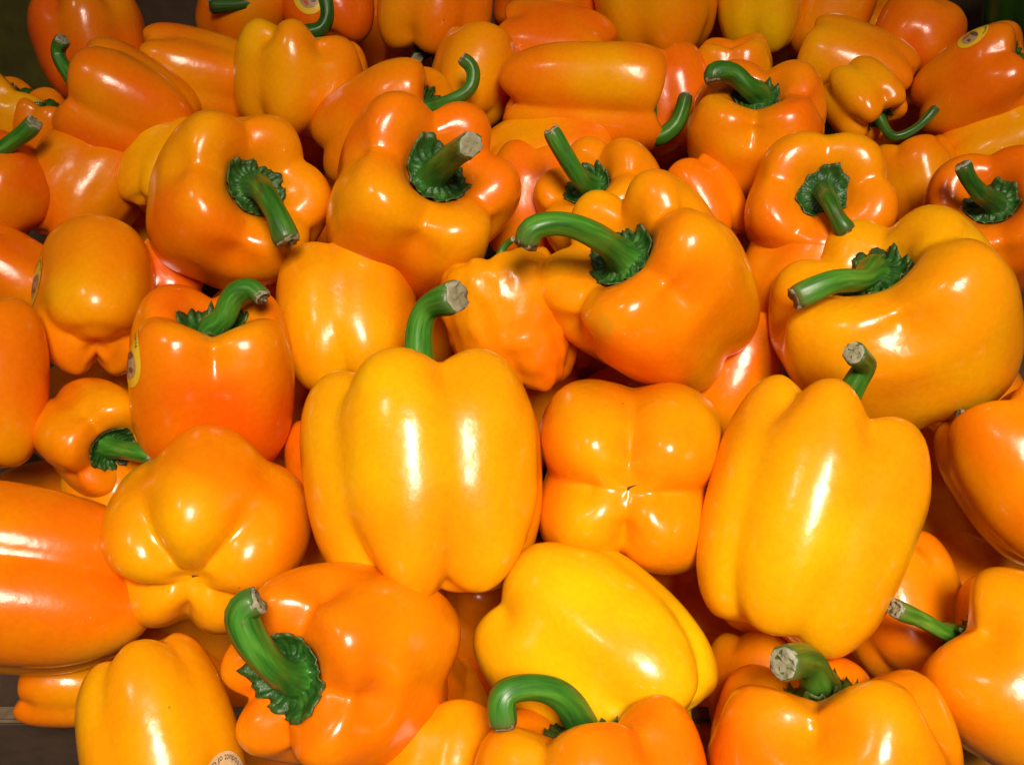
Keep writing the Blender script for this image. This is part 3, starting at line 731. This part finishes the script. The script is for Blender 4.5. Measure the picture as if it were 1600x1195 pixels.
bell_pepper('orange pepper under the tip of the long yellow-orange one',
    loc=(0.0979, 0.1706, 0.9581), rot=(0.47185, -0.40256, -0.43025, -0.65589), R=0.02135, H=0.02135, seed=17347,
    lobes=[(5.8, 0.931, 0.026, 0.015), (102, 0.939, -0.001, 0.043), (191.9, 0.981, -0.047, 0.033), (281.5, 0.981, -0.012, 0.093)], c=0.42)
bell_pepper('orange pepper down in the dark under the big one lying at the left edge',
    loc=(-0.1823, 0.1816, 0.9438), rot=(0.77296, 0.16718, -0.59283, -0.15212), R=0.01765, H=0.01765, seed=56942,
    lobes=[(-1.9, 0.959, -0.029, -0.069), (93.8, 1.016, 0.073, 0.078), (187.4, 1.002, 0.015, 0.021), (282.7, 0.992, 0.06, -0.048)], c=0.48)
bell_pepper('orange pepper under the blossom-end pepper, next to the dark frilled calyx',
    loc=(-0.1809, 0.2606, 0.9592), rot=(0.75484, -0.3219, -0.36655, -0.43845), R=0.02357, H=0.02357, seed=96537,
    lobes=[(-0.4, 1.015, -0.032, 0.053), (98.1, 0.998, 0.036, 0.071), (183.1, 1.022, -0.065, -0.032), (277.9, 0.95, -0.029, -0.084)], c=0.5)
bell_pepper('orange pepper below the ball-tipped stem, right of the star-edged calyx pepper',
    loc=(0.2314, 0.4548, 1.0075), rot=(0.51258, -0.1517, -0.38316, -0.75328), R=0.02197, H=0.02417, seed=36129,
    lobes=[(27.3, 1.018, -0.055, 0.036), (108.8, 1.042, 0.002, -0.019), (197, 0.941, -0.064, 0.099), (290.9, 1.046, 0.012, 0.046)], c=0.36)
bell_pepper('golden pepper below the long sticker pepper at the right edge',
    loc=(0.2788, 0.4707, 1.022), rot=(0.37619, -0.45151, 0.20853, -0.78175), R=0.02568, H=0.02825, seed=11459,
    lobes=[(11.6, 1.021, 0.068, 0.077), (108.1, 1.008, -0.03, 0.004), (189.3, 1.033, 0.006, -0.066), (282.2, 0.983, 0.033, 0.086)], c=0.56)
bell_pepper('orange pepper left of the smooth two-lobed one, behind a hooked stem',
    loc=(-0.0222, 0.5189, 1.0391), rot=(0.64338, -0.40552, -0.1501, -0.63173), R=0.02713, H=0.02713, seed=51054,
    lobes=[(-7.2, 1.015, -0.044, 0.073), (116.9, 0.981, 0.066, 0.012), (239.5, 0.993, -0.029, 0.056)], c=0.48)
bell_pepper('orange pepper behind the smooth two-lobed one near the top edge',
    loc=(0.027, 0.5486, 1.0394), rot=(0.55904, 0.28283, -0.62942, -0.45969), R=0.02974, H=0.03569, seed=90649,
    lobes=[(-3.6, 0.963, 0.051, -0.008), (102.8, 1.021, 0.016, 0.011), (193.3, 0.947, 0.077, -0.055), (282.7, 1.045, -0.063, 0.024)], c=0.3)
bell_pepper('dim orange pepper at the top edge with a thin green stem hanging down',
    loc=(0.0304, 0.613, 1.0502), rot=(0.35946, 0.62456, -0.69323, 0.01208), R=0.03594, H=0.03594, seed=30241,
    lobes=[(13.7, 1.008, 0.076, -0.047), (97.5, 1.001, 0.053, -0.077), (178.7, 1.027, 0.031, -0.065), (280.4, 0.952, 0.079, -0.065)], c=0.2,
    stem=[(0.114, 0.28, 0.478), (0.295, 0.119, 0.741)], sr=(0.16, 0.09, 0.12), cr=0.34, tint=0.6)
bell_pepper('orange pepper right of the golden hidden one, below the upright dark-stemmed one',
    loc=(0.1036, 0.4233, 1.0141), rot=(0.59361, -0.0666, -0.47657, -0.64504), R=0.02259, H=0.02485, seed=69836,
    lobes=[(-3, 0.966, -0.039, -0.059), (86.2, 0.939, -0.059, 0.053), (179.6, 0.955, -0.056, 0.02), (274.4, 1.035, -0.046, -0.1)], c=0.5)
bell_pepper('orange pepper behind the upright dark-stemmed one, under the golden ribs',
    loc=(0.1321, 0.5168, 1.0353), rot=(0.6272, -0.05841, -0.15622, -0.76079), R=0.02489, H=0.02489, seed=9428,
    lobes=[(43.5, 0.953, 0.052, -0.005), (132.9, 1.008, 0.078, 0.089), (225.2, 0.945, 0.036, -0.076), (306.9, 0.986, 0.031, 0.07)], c=0.42)
bell_pepper('reddish orange pepper right of the stem that curves up from the smooth two-lobed one',
    loc=(0.096, 0.5108, 1.0269), rot=(0.61524, -0.148, -0.32179, -0.70429), R=0.02881, H=0.03169, seed=49023,
    lobes=[(41.7, 0.947, -0.069, 0.071), (128.6, 0.987, -0.046, 0.009), (225.6, 0.941, 0.032, 0.047), (320.6, 1.008, 0.049, -0.019)], c=0.3)
bell_pepper('dim orange pepper at the top edge, right of the golden ribs',
    loc=(0.2058, 0.5929, 1.046), rot=(0.55229, -0.25292, -0.11985, -0.78526), R=0.02905, H=0.03196, seed=88618,
    lobes=[(53.2, 0.953, -0.055, 0.056), (137.1, 0.957, -0.052, 0.012), (224.9, 1.048, 0.005, -0.052), (320.6, 0.933, 0.014, -0.018)], c=0.22)
bell_pepper('dim pepper left of the ribbed one hanging stem down at the top',
    loc=(-0.0978, 0.662, 0.9964), rot=(0.251, -0.56732, 0.46945, -0.62831), R=0.03727, H=0.041, seed=39688,
    lobes=[(43.1, 0.973, -0.054, -0.069), (127.4, 0.976, -0.028, 0.088), (224, 0.947, -0.035, -0.025), (305.5, 0.994, -0.006, -0.002)], c=0.434,
    group='orange bell peppers buried in the heap', nt=64, nr=44)
bell_pepper('dim pepper directly under the tall golden ribs at the top edge',
    loc=(0.1674, 0.6483, 0.9943), rot=(0.55691, -0.20304, 0.05496, -0.8035), R=0.03726, H=0.04099, seed=34713,
    lobes=[(31.6, 1.021, 0.03, -0.006), (123.4, 1.041, 0.058, -0.031), (207.7, 1.034, -0.049, -0.019), (293.4, 1.045, 0.039, -0.016)], c=0.227,
    group='orange bell peppers buried in the heap', nt=64, nr=44)
bell_pepper('dim pepper at the top edge, left of the dark orange two-lobed one',
    loc=(0.2384, 0.6621, 0.9995), rot=(0.26096, -0.09608, 0.432, -0.85793), R=0.03699, H=0.04069, seed=66389,
    lobes=[(21.4, 0.975, 0, -0.013), (113.5, 1.006, 0.035, 0.036), (202.5, 1.041, 0.02, 0.009), (290.1, 1.025, 0.07, 0.063)], c=0.474,
    group='orange bell peppers buried in the heap', nt=64, nr=44)
bell_pepper('buried pepper in the gap right of the ribbed yellow-orange one with dark upright stem',
    loc=(-0.1375, 0.5692, 0.9736), rot=(0.81053, 0.50312, -0.2817, -0.1027), R=0.03797, H=0.04177, seed=61414,
    lobes=[(74.2, 0.96, 0.059, -0.072), (171.8, 0.932, -0.051, -0.002), (258.8, 0.995, 0.039, -0.027), (353.5, 0.989, -0.061, -0.004)], c=0.544,
    group='orange bell peppers buried in the heap', nt=64, nr=44)
bell_pepper('buried pepper under the stem that curves up right, near the golden hidden one',
    loc=(0.105, 0.5651, 0.9717), rot=(0.08234, -0.68235, 0.72329, -0.06692), R=0.03808, H=0.04188, seed=71867,
    lobes=[(61.4, 1.044, 0.006, -0.097), (155.7, 0.989, -0.054, 0.098), (231.6, 1.018, 0.044, 0.088), (332.8, 1.027, -0.033, 0.001)], c=0.402,
    group='orange bell peppers buried in the heap', nt=64, nr=44)
bell_pepper('buried pepper just above the ball-tipped stem that sweeps right',
    loc=(0.2715, 0.5584, 0.9756), rot=(0.20464, -0.60229, 0.57684, -0.51246), R=0.03763, H=0.04139, seed=51054,
    lobes=[(74.5, 1.015, -0.044, 0.073), (168.6, 0.981, 0.066, 0.012), (261.2, 0.993, -0.029, 0.056), (345.1, 0.949, 0.04, -0.046)], c=0.249,
    group='orange bell peppers buried in the heap', nt=64, nr=44)
bell_pepper('sliver of pepper left of and below the drooping stem pepper',
    loc=(-0.2393, 0.4832, 0.9553), rot=(0.84202, -0.04079, -0.2321, -0.48525), R=0.03836, H=0.0422, seed=69836,
    lobes=[(43.5, 0.966, -0.039, -0.059), (132.7, 0.939, -0.059, 0.053), (226, 0.955, -0.056, 0.02), (320.8, 1.035, -0.046, -0.1)], c=0.424,
    group='orange bell peppers buried in the heap', nt=64, nr=44)
bell_pepper('buried pepper in the gap between the drooping stem pepper and the one with viewer-facing stem',
    loc=(-0.0927, 0.4923, 0.952), rot=(0.47549, 0.61236, -0.5014, 0.38408), R=0.03879, H=0.04267, seed=49023,
    lobes=[(1.8, 0.947, -0.069, 0.071), (88.8, 0.987, -0.046, 0.009), (185.8, 0.941, 0.032, 0.047), (280.8, 1.008, 0.049, -0.019)], c=0.374,
    group='orange bell peppers buried in the heap', nt=64, nr=44)
bell_pepper('buried pepper left of and below the star-edged calyx pepper',
    loc=(0.1307, 0.4939, 0.9535), rot=(0.30786, 0.55135, -0.76917, 0.09805), R=0.03868, H=0.04255, seed=3540,
    lobes=[(31.4, 0.966, -0.058, 0.072), (106.7, 0.956, -0.045, -0.085), (205.6, 0.959, 0.008, -0.077), (302.3, 0.977, -0.07, -0.048)], c=0.547,
    group='orange bell peppers buried in the heap', nt=64, nr=44)
bell_pepper('sliver of pepper beside the curved stem of the deep orange one with sticker',
    loc=(-0.1295, 0.4169, 0.9325), rot=(0.89127, 0.25454, -0.18593, -0.32601), R=0.03945, H=0.04339, seed=1509,
    lobes=[(51.4, 0.93, 0.079, -0.098), (140.9, 1.044, 0.017, -0.1), (226.9, 0.981, 0.018, -0.082), (318.5, 1.035, -0.036, -0.083)], c=0.211,
    group='orange bell peppers buried in the heap', nt=64, nr=44)
bell_pepper('sliver of pepper right behind the tall stem of the largest upright one',
    loc=(-0.0427, 0.4153, 0.9297), rot=(0.42991, -0.42314, 0.20063, -0.77193), R=0.03968, H=0.04365, seed=41104,
    lobes=[(2.3, 0.931, -0.024, -0.012), (97.2, 0.971, 0.066, -0.025), (176.4, 1.04, -0.018, 0.016), (280, 0.96, 0.025, 0.066)], c=0.506,
    group='orange bell peppers buried in the heap', nt=64, nr=44)
bell_pepper('buried pepper under the arched-stem pepper, right of the wrinkled shiny one',
    loc=(0.0245, 0.4119, 0.9285), rot=(0.47018, -0.25015, -0.67721, -0.50769), R=0.03973, H=0.04371, seed=80699,
    lobes=[(30.1, 0.961, -0.008, 0.046), (112.2, 1.026, -0.018, -0.023), (194.3, 1.013, -0.07, -0.034), (291.1, 1.043, -0.002, 0.07)], c=0.463,
    group='orange bell peppers buried in the heap', nt=64, nr=44)
bell_pepper('buried pepper under the two-plump-lobed one, above the dark frilled calyx',
    loc=(-0.2199, 0.3525, 0.9204), rot=(0.12627, -0.70259, 0.30776, -0.62905), R=0.03959, H=0.04355, seed=53998,
    lobes=[(71.8, 1.017, -0.013, 0.037), (154.7, 0.999, -0.048, 0.065), (248.1, 0.951, -0.036, -0.044), (342.6, 0.966, 0.002, -0.079)], c=0.563,
    group='orange bell peppers buried in the heap', nt=64, nr=44)
bell_pepper('small buried pepper under the lower right of the deep orange one with sticker',
    loc=(-0.1612, 0.358, 0.9181), rot=(0.44456, 0.5691, -0.68695, -0.0812), R=0.03988, H=0.04387, seed=93593,
    lobes=[(11.8, 0.967, -0.03, 0.033), (112.9, 0.935, 0.015, -0.009), (187.3, 1.041, -0.029, 0.046), (281.4, 0.941, -0.003, 0.015)], c=0.533,
    group='orange bell peppers buried in the heap', nt=64, nr=44)
bell_pepper('buried pepper between the wrinkled shiny one and the four-lobed blossom end',
    loc=(-0.0105, 0.3544, 0.9123), rot=(0.56376, -0.47438, -0.18313, -0.65085), R=0.04035, H=0.04439, seed=72780,
    lobes=[(59.4, 0.965, 0.057, 0.012), (148.9, 0.932, 0.014, 0.016), (231.9, 0.958, -0.039, -0.044), (311.9, 1.047, -0.05, 0.009)], c=0.315,
    group='orange bell peppers buried in the heap', nt=64, nr=44)
bell_pepper('buried pepper just above the pepper showing its four-lobed blossom end',
    loc=(0.0589, 0.3471, 0.911), rot=(0.38501, -0.7564, -0.02052, -0.5284), R=0.04037, H=0.0444, seed=12372,
    lobes=[(41.2, 1.001, 0.067, 0.062), (130.2, 1.037, 0.036, -0.058), (220, 0.984, 0.066, 0.065), (312.2, 0.963, 0.031, 0)], c=0.543,
    group='orange bell peppers buried in the heap', nt=64, nr=44)
bell_pepper('buried pepper in the gap between the huge yellow-orange one and the leaning right-edge one',
    loc=(0.2523, 0.3418, 0.9201), rot=(0.43309, -0.19977, -0.59016, -0.65134), R=0.03946, H=0.04341, seed=66892,
    lobes=[(41.1, 1.004, -0.021, -0.047), (145.5, 0.936, -0.049, 0.085), (225.1, 0.978, -0.023, 0.03), (320.2, 1.021, 0.004, 0.013)], c=0.582,
    group='orange bell peppers buried in the heap', nt=64, nr=44)
bell_pepper('sliver of pepper above the big one lying at the left edge',
    loc=(-0.2284, 0.2869, 0.9046), rot=(0.14791, -0.6561, 0.24653, -0.69777), R=0.04005, H=0.04406, seed=6484,
    lobes=[(62.4, 0.99, 0.006, -0.055), (145.3, 0.955, -0.054, -0.007), (239, 0.996, 0.076, 0.022), (334.5, 0.994, -0.019, -0.05)], c=0.301,
    group='orange bell peppers buried in the heap', nt=64, nr=44)
bell_pepper('buried pepper between the creased blossom end and the flank of the largest one',
    loc=(-0.1045, 0.2959, 0.8987), rot=(0.22358, -0.89728, 0.21198, -0.31617), R=0.04072, H=0.04479, seed=85674,
    lobes=[(29.9, 0.987, 0.012, 0.082), (123.1, 1.047, 0.005, 0.038), (216.5, 0.944, 0.077, 0.039), (296.7, 1.027, -0.053, 0.098)], c=0.46,
    group='orange bell peppers buried in the heap', nt=64, nr=44)
bell_pepper('shaded orange pepper between the long yellow-orange one and the leaning right-edge one',
    loc=(0.2186, 0.2977, 0.9065), rot=(0.67195, 0.10672, -0.54522, -0.48973), R=0.04004, H=0.04405, seed=83643,
    lobes=[(82.6, 1.04, -0.056, -0.085), (163.1, 0.978, -0.021, 0.097), (252.7, 0.993, -0.033, -0.055), (347, 1.029, -0.029, -0.029)], c=0.45,
    group='orange bell peppers buried in the heap', nt=64, nr=44)
bell_pepper('buried pepper under the right end of the big one lying at the left edge',
    loc=(-0.2006, 0.2498, 0.8934), rot=(0.05229, 0.87907, -0.35587, 0.31283), R=0.04053, H=0.04458, seed=98568,
    lobes=[(73.2, 0.99, 0.02, -0.009), (164.4, 1.036, 0.049, -0.037), (243.8, 0.999, 0.079, 0.002), (339.7, 0.986, 0.049, -0.076)], c=0.401,
    group='orange bell peppers buried in the heap', nt=64, nr=44)
bell_pepper('buried pepper between the creased blossom end and the lower left pepper with pale sticker',
    loc=(-0.1377, 0.2495, 0.8887), rot=(0.50668, -0.63604, -0.10796, -0.57189), R=0.04094, H=0.04504, seed=38160,
    lobes=[(29.3, 1.028, -0.068, -0.034), (113.8, 1.049, -0.064, 0.082), (215.8, 1.017, -0.03, 0.084), (307, 0.998, -0.015, 0.008)], c=0.563,
    group='orange bell peppers buried in the heap', nt=64, nr=44)
bell_pepper('small buried pepper under the lower left flank of the largest upright one',
    loc=(-0.0789, 0.2473, 0.8852), rot=(0.61151, -0.45188, -0.23928, -0.60382), R=0.04123, H=0.04535, seed=77755,
    lobes=[(60.3, 0.967, 0.064, 0.097), (152.8, 1.048, 0.022, -0.05), (239.1, 0.961, -0.021, 0.045), (320.7, 0.947, -0.064, 0.084)], c=0.49,
    group='orange bell peppers buried in the heap', nt=64, nr=44)
bell_pepper('buried pepper in the dark gap between the largest upright one and the bright yellow one',
    loc=(-0.0057, 0.2506, 0.8845), rot=(0.19121, -0.89592, 0.22725, -0.33034), R=0.04134, H=0.04548, seed=17347,
    lobes=[(73.1, 0.931, 0.026, 0.015), (169.3, 0.939, -0.001, 0.043), (259.2, 0.981, -0.047, 0.033), (348.8, 0.981, -0.012, 0.093)], c=0.349,
    group='orange bell peppers buried in the heap', nt=64, nr=44)
bell_pepper('buried pepper directly under the four-lobed blossom end, above the bright yellow one',
    loc=(0.0495, 0.2473, 0.8843), rot=(0.02095, 0.37109, -0.30305, 0.87751), R=0.04131, H=0.04545, seed=56942,
    lobes=[(37.4, 0.959, -0.029, -0.069), (133.1, 1.016, 0.073, 0.078), (226.6, 1.002, 0.015, 0.021), (322, 0.992, 0.06, -0.048)], c=0.478,
    group='orange bell peppers buried in the heap', nt=64, nr=44)
bell_pepper('buried pepper between the bright yellow one and the long yellow-orange one',
    loc=(0.1099, 0.2441, 0.8858), rot=(0.04026, -0.45285, 0.29783, -0.83941), R=0.04113, H=0.04524, seed=96537,
    lobes=[(80, 1.015, -0.032, 0.053), (178.5, 0.998, 0.036, 0.071), (263.5, 1.022, -0.065, -0.032), (358.3, 0.95, -0.029, -0.084)], c=0.429,
    group='orange bell peppers buried in the heap', nt=64, nr=44)
bell_pepper('buried orange pepper in the dark gap above the slim-stemmed corner pepper',
    loc=(0.2242, 0.2439, 0.894), rot=(0.14628, 0.4808, -0.56378, 0.65543), R=0.04038, H=0.04442, seed=75724,
    lobes=[(65.9, 1.004, 0.031, -0.034), (160.1, 0.973, 0.026, 0.013), (243.8, 1.045, 0.067, 0.08), (332.8, 1.01, 0.074, -0.008)], c=0.352,
    group='orange bell peppers buried in the heap', nt=64, nr=44)
bell_pepper('buried pepper just above the top of the lower left pepper with pale sticker',
    loc=(-0.1611, 0.2048, 0.8798), rot=(0.55457, -0.56774, -0.51269, -0.32754), R=0.0411, H=0.04521, seed=15316,
    lobes=[(36.4, 0.942, 0, 0.043), (118.5, 1.018, 0.065, -0.089), (203.7, 1.019, 0.004, 0.092), (305.2, 1.019, -0.045, -0.041)], c=0.549,
    group='orange bell peppers buried in the heap', nt=64, nr=44)
bell_pepper('buried pepper between the pale-sticker pepper and the ruffled calyx at the bottom',
    loc=(-0.104, 0.2034, 0.8758), rot=(0.27859, -0.50598, 0.11807, -0.80773), R=0.04144, H=0.04558, seed=54911,
    lobes=[(59.7, 0.942, -0.048, 0.055), (153.1, 1.034, 0.031, -0.027), (246.9, 1.048, 0.057, -0.096), (323.3, 1.021, 0.039, -0.035)], c=0.331,
    group='orange bell peppers buried in the heap', nt=64, nr=44)
bell_pepper('buried pepper in the dark slot right of the pepper with the ruffled calyx',
    loc=(-0.0431, 0.2022, 0.8732), rot=(0.34443, 0.47949, -0.80713, -0.00225), R=0.04165, H=0.04582, seed=30241,
    lobes=[(16.1, 1.008, 0.076, -0.047), (99.8, 1.001, 0.053, -0.077), (181, 1.027, 0.031, -0.065), (282.8, 0.952, 0.079, -0.065)], c=0.316,
    group='orange bell peppers buried in the heap', nt=64, nr=44)
bell_pepper('small buried pepper just left of the green stem curled over to the left',
    loc=(0.0106, 0.2072, 0.8739), rot=(0.18257, -0.8803, 0.13954, -0.41506), R=0.04166, H=0.04583, seed=69836,
    lobes=[(54.8, 0.966, -0.039, -0.059), (144, 0.939, -0.059, 0.053), (237.3, 0.955, -0.056, 0.02), (332.1, 1.035, -0.046, -0.1)], c=0.315,
    group='orange bell peppers buried in the heap', nt=64, nr=44)
bell_pepper('sliver of pepper between the curled-stem and thick-stem peppers at the bottom edge',
    loc=(0.0739, 0.1983, 0.8732), rot=(0.22261, 0.26601, -0.93221, -0.10332), R=0.04159, H=0.04575, seed=9428,
    lobes=[(50.7, 0.953, 0.052, -0.005), (140.1, 1.008, 0.078, 0.089), (232.4, 0.945, 0.036, -0.076), (314.1, 0.986, 0.031, 0.07)], c=0.401,
    group='orange bell peppers buried in the heap', nt=64, nr=44)
bell_pepper('small buried pepper at the bottom edge between the two lower right peppers',
    loc=(0.1921, 0.2047, 0.8822), rot=(0.53145, 0.30594, -0.77345, 0.16044), R=0.04087, H=0.04496, seed=88618,
    lobes=[(81.1, 0.953, -0.055, 0.056), (165.1, 0.957, -0.052, 0.012), (252.9, 1.048, 0.005, -0.052), (348.6, 0.933, 0.014, -0.018)], c=0.585,
    group='orange bell peppers buried in the heap', nt=64, nr=44)
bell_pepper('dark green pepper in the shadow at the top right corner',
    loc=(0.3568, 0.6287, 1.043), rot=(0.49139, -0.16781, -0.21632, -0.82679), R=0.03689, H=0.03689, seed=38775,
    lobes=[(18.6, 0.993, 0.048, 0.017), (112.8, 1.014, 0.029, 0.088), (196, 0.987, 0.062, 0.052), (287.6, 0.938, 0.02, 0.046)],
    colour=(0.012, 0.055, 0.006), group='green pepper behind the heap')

# ------------------------------------------------------------------ stickers, with print
PAPER = make_plain('sticker_yellow', (0.80, 0.50, 0.02), 0.4, 300.0, 0.06)
CREAM = make_plain('sticker_cream', (0.80, 0.55, 0.28), 0.4, 300.0, 0.06)
EMBLEM = make_plain('sticker_red', (0.55, 0.10, 0.05), 0.4, 300.0, 0.15)
TAN = make_plain('sticker_tan', (0.42, 0.27, 0.13), 0.4, 300.0, 0.25)
BROWN = make_plain('sticker_brown', (0.16, 0.07, 0.03), 0.4, 300.0, 0.3)
from mathutils.bvhtree import BVHTree

def text_shape(txt, size):
    cu = bpy.data.curves.new('t', 'FONT'); cu.body = txt; cu.size = size; cu.align_x = 'CENTER'
    cu.resolution_u = 2
    o = bpy.data.objects.new('t', cu); sc.collection.objects.link(o)
    dg = bpy.context.evaluated_depsgraph_get()
    me = o.evaluated_get(dg).to_mesh()
    vs = [tuple(x.co[:2]) for x in me.vertices]; fs = [tuple(p.vertices) for p in me.polygons]
    o.evaluated_get(dg).to_mesh_clear()
    bpy.data.objects.remove(o); bpy.data.curves.remove(cu)
    return vs, fs

def oval(rx, ry, n=40, rings=6, cx=0, cy=0):
    vs = [(cx, cy)]; fs = []
    for r in range(1, rings + 1):
        for k in range(n):
            t = 6.2832 * k / n
            vs.append((cx + rx * r / rings * math.cos(t), cy + ry * r / rings * math.sin(t)))
    fs += [(0, 1 + k, 1 + (k + 1) % n) for k in range(n)]
    for r in range(rings - 1):
        for k in range(n):
            a = 1 + r * n + k; b = 1 + r * n + (k + 1) % n
            fs.append((a, a + n, b + n, b))
    return vs, fs

def sticker(pepper, hit, up, size, rot, words, cream=False):
    """hit: its middle on the pod, up: which way its top points, both in the pod's own space"""
    root, po = pepper
    me = po.data
    tree = BVHTree.FromPolygons([v.co.copy() for v in me.vertices], [tuple(p.vertices) for p in me.polygons])
    hit, nrm, _, _ = tree.find_nearest(Vector(hit)); up = Vector(up)
    if nrm.dot(hit) < 0: nrm = -nrm
    ty = (up - nrm * up.dot(nrm)).normalized(); tx = ty.cross(nrm)
    c, s = math.cos(math.radians(rot)), math.sin(math.radians(rot))
    T, Bv = tx * c + ty * s, ty * c - tx * s
    def lay(name, vs, fs, mat, h, parent):
        out = []
        for x, y in vs:
            p = hit + T * (x * size) + Bv * (y * size)
            q, n2, _, _ = tree.ray_cast(p + nrm * .02, -nrm)
            if q is None: q, n2, _, _ = tree.find_nearest(p)
            out.append(tuple(q + nrm * h))
        o = link(name, mesh_from(name, out, [], fs), mat, parent)
        return o
    st = lay('sticker', *oval(.5, .60), CREAM if cream else PAPER, .00025, root)
    lay('picture', *oval(.33, .30, cx=.02, cy=-.12), PAPER if cream else TAN, .0004, st)
    lay('emblem', *oval(.24, .08, n=24, cx=.04, cy=.06), EMBLEM if cream else BROWN, .00055, st)
    lay('emblem', *oval(.07, .15, n=20, cx=-.12, cy=-.16), EMBLEM, .00055, st)
    lay('emblem', *oval(.10, .06, n=20, cx=.14, cy=-.24), BROWN, .00055, st)
    # the words run round the upper rim, their feet outward
    vs, fs = text_shape(words, .125)
    w2 = []
    for x, y in vs:
        an = math.pi / 2 + x / .42
        r = .455 - y
        w2.append((r * math.cos(an), r * math.sin(an) * 1.2))
    lay('lettering', w2, fs, INK, .0004, st)

sticker(stickered_pepper_e, hit=(0.0169, -0.0322, 0.0201), up=(-0.421, 0.017, 0.907), size=0.02, rot=0, words='Product of Canada', cream=False)
sticker(stickered_pepper_a, hit=(0.0121, -0.0158, 0.025), up=(0.399, -0.212, -0.892), size=0.021, rot=5, words='Product of Canada', cream=True)
sticker(stickered_pepper_b, hit=(0.0063, -0.0259, 0.0055), up=(0.7, 0, 0.714), size=0.02, rot=0, words='Product of Canada', cream=False)
sticker(stickered_pepper_c, hit=(0.0261, -0.0106, -0.008), up=(0.134, 0.161, 0.978), size=0.019, rot=20, words='Product of Canada', cream=False)
sticker(stickered_pepper_d, hit=(0.0164, -0.0267, 0.0147), up=(-0.355, -0.865, 0.356), size=0.0145, rot=-40, words='Product of Canada', cream=False)


# ------------------------------------------------------------------ the cardboard box and what stands round it
def box_mesh(name, lo, hi, bev=.0012):
    import bmesh
    bm = bmesh.new()
    bmesh.ops.create_cube(bm, size=1.0)
    for v in bm.verts:
        v.co = Vector([(lo[k] + hi[k]) / 2 + v.co[k] * (hi[k] - lo[k]) for k in range(3)])
    bmesh.ops.bevel(bm, geom=bm.edges[:], offset=bev, segments=2, affect='EDGES')
    me = bpy.data.meshes.new(name); bm.to_mesh(me); bm.free()
    return me

tbl = link('display_table', box_mesh('display_table', (-.9, -.25, .80), (.9, 1.1, .852)), BOARD, None)
tbl['kind'] = 'structure'
crate = bpy.data.objects.new('cardboard_box', None); sc.collection.objects.link(crate)
crate['label'] = 'brown cardboard display box whose front edge shows in the lower left corner'
crate['category'] = 'box'
link('front_panel', box_mesh('front_panel', (-.55, .176, .853), (.55, .181, .918)), CARD, crate)
link('front_rim', box_mesh('front_rim', (-.55, .1755, .9185), (.55, .1825, .9215)), CARD_EDGE, crate)
link('back_panel', box_mesh('back_panel', (-.55, .715, .853), (-.222, .72, 1.12)), CARD, crate)
link('back_panel', box_mesh('back_panel', (-.2205, .715, .853), (.55, .72, 1.12)), CARD, crate)
link('base', box_mesh('base', (-.55, .182, .853), (.55, .714, .857)), CARD, crate)
ol = bpy.data.objects.new('printed_carton', None); sc.collection.objects.link(ol)
ol['label'] = 'olive carton with a row of dark print behind the peppers in the upper left corner'
ol['category'] = 'carton'
link('side_panel', box_mesh('side_panel', (-.545, .640, .858), (-.285, .645, 1.04)), OLIVE, ol)
pr = make_plain('olive_light', (0.20, 0.16, 0.02), .7)
link('print_band', box_mesh('print_band', (-.545, .6385, .950), (-.29, .6395, .962), .0003), pr, ol)
for k in range(16):
    x = -.40 + k * .0075
    link('print_mark', box_mesh('print_mark', (x, .6375, .952), (x + .0045, .6383, .957), .0002), INK, ol)
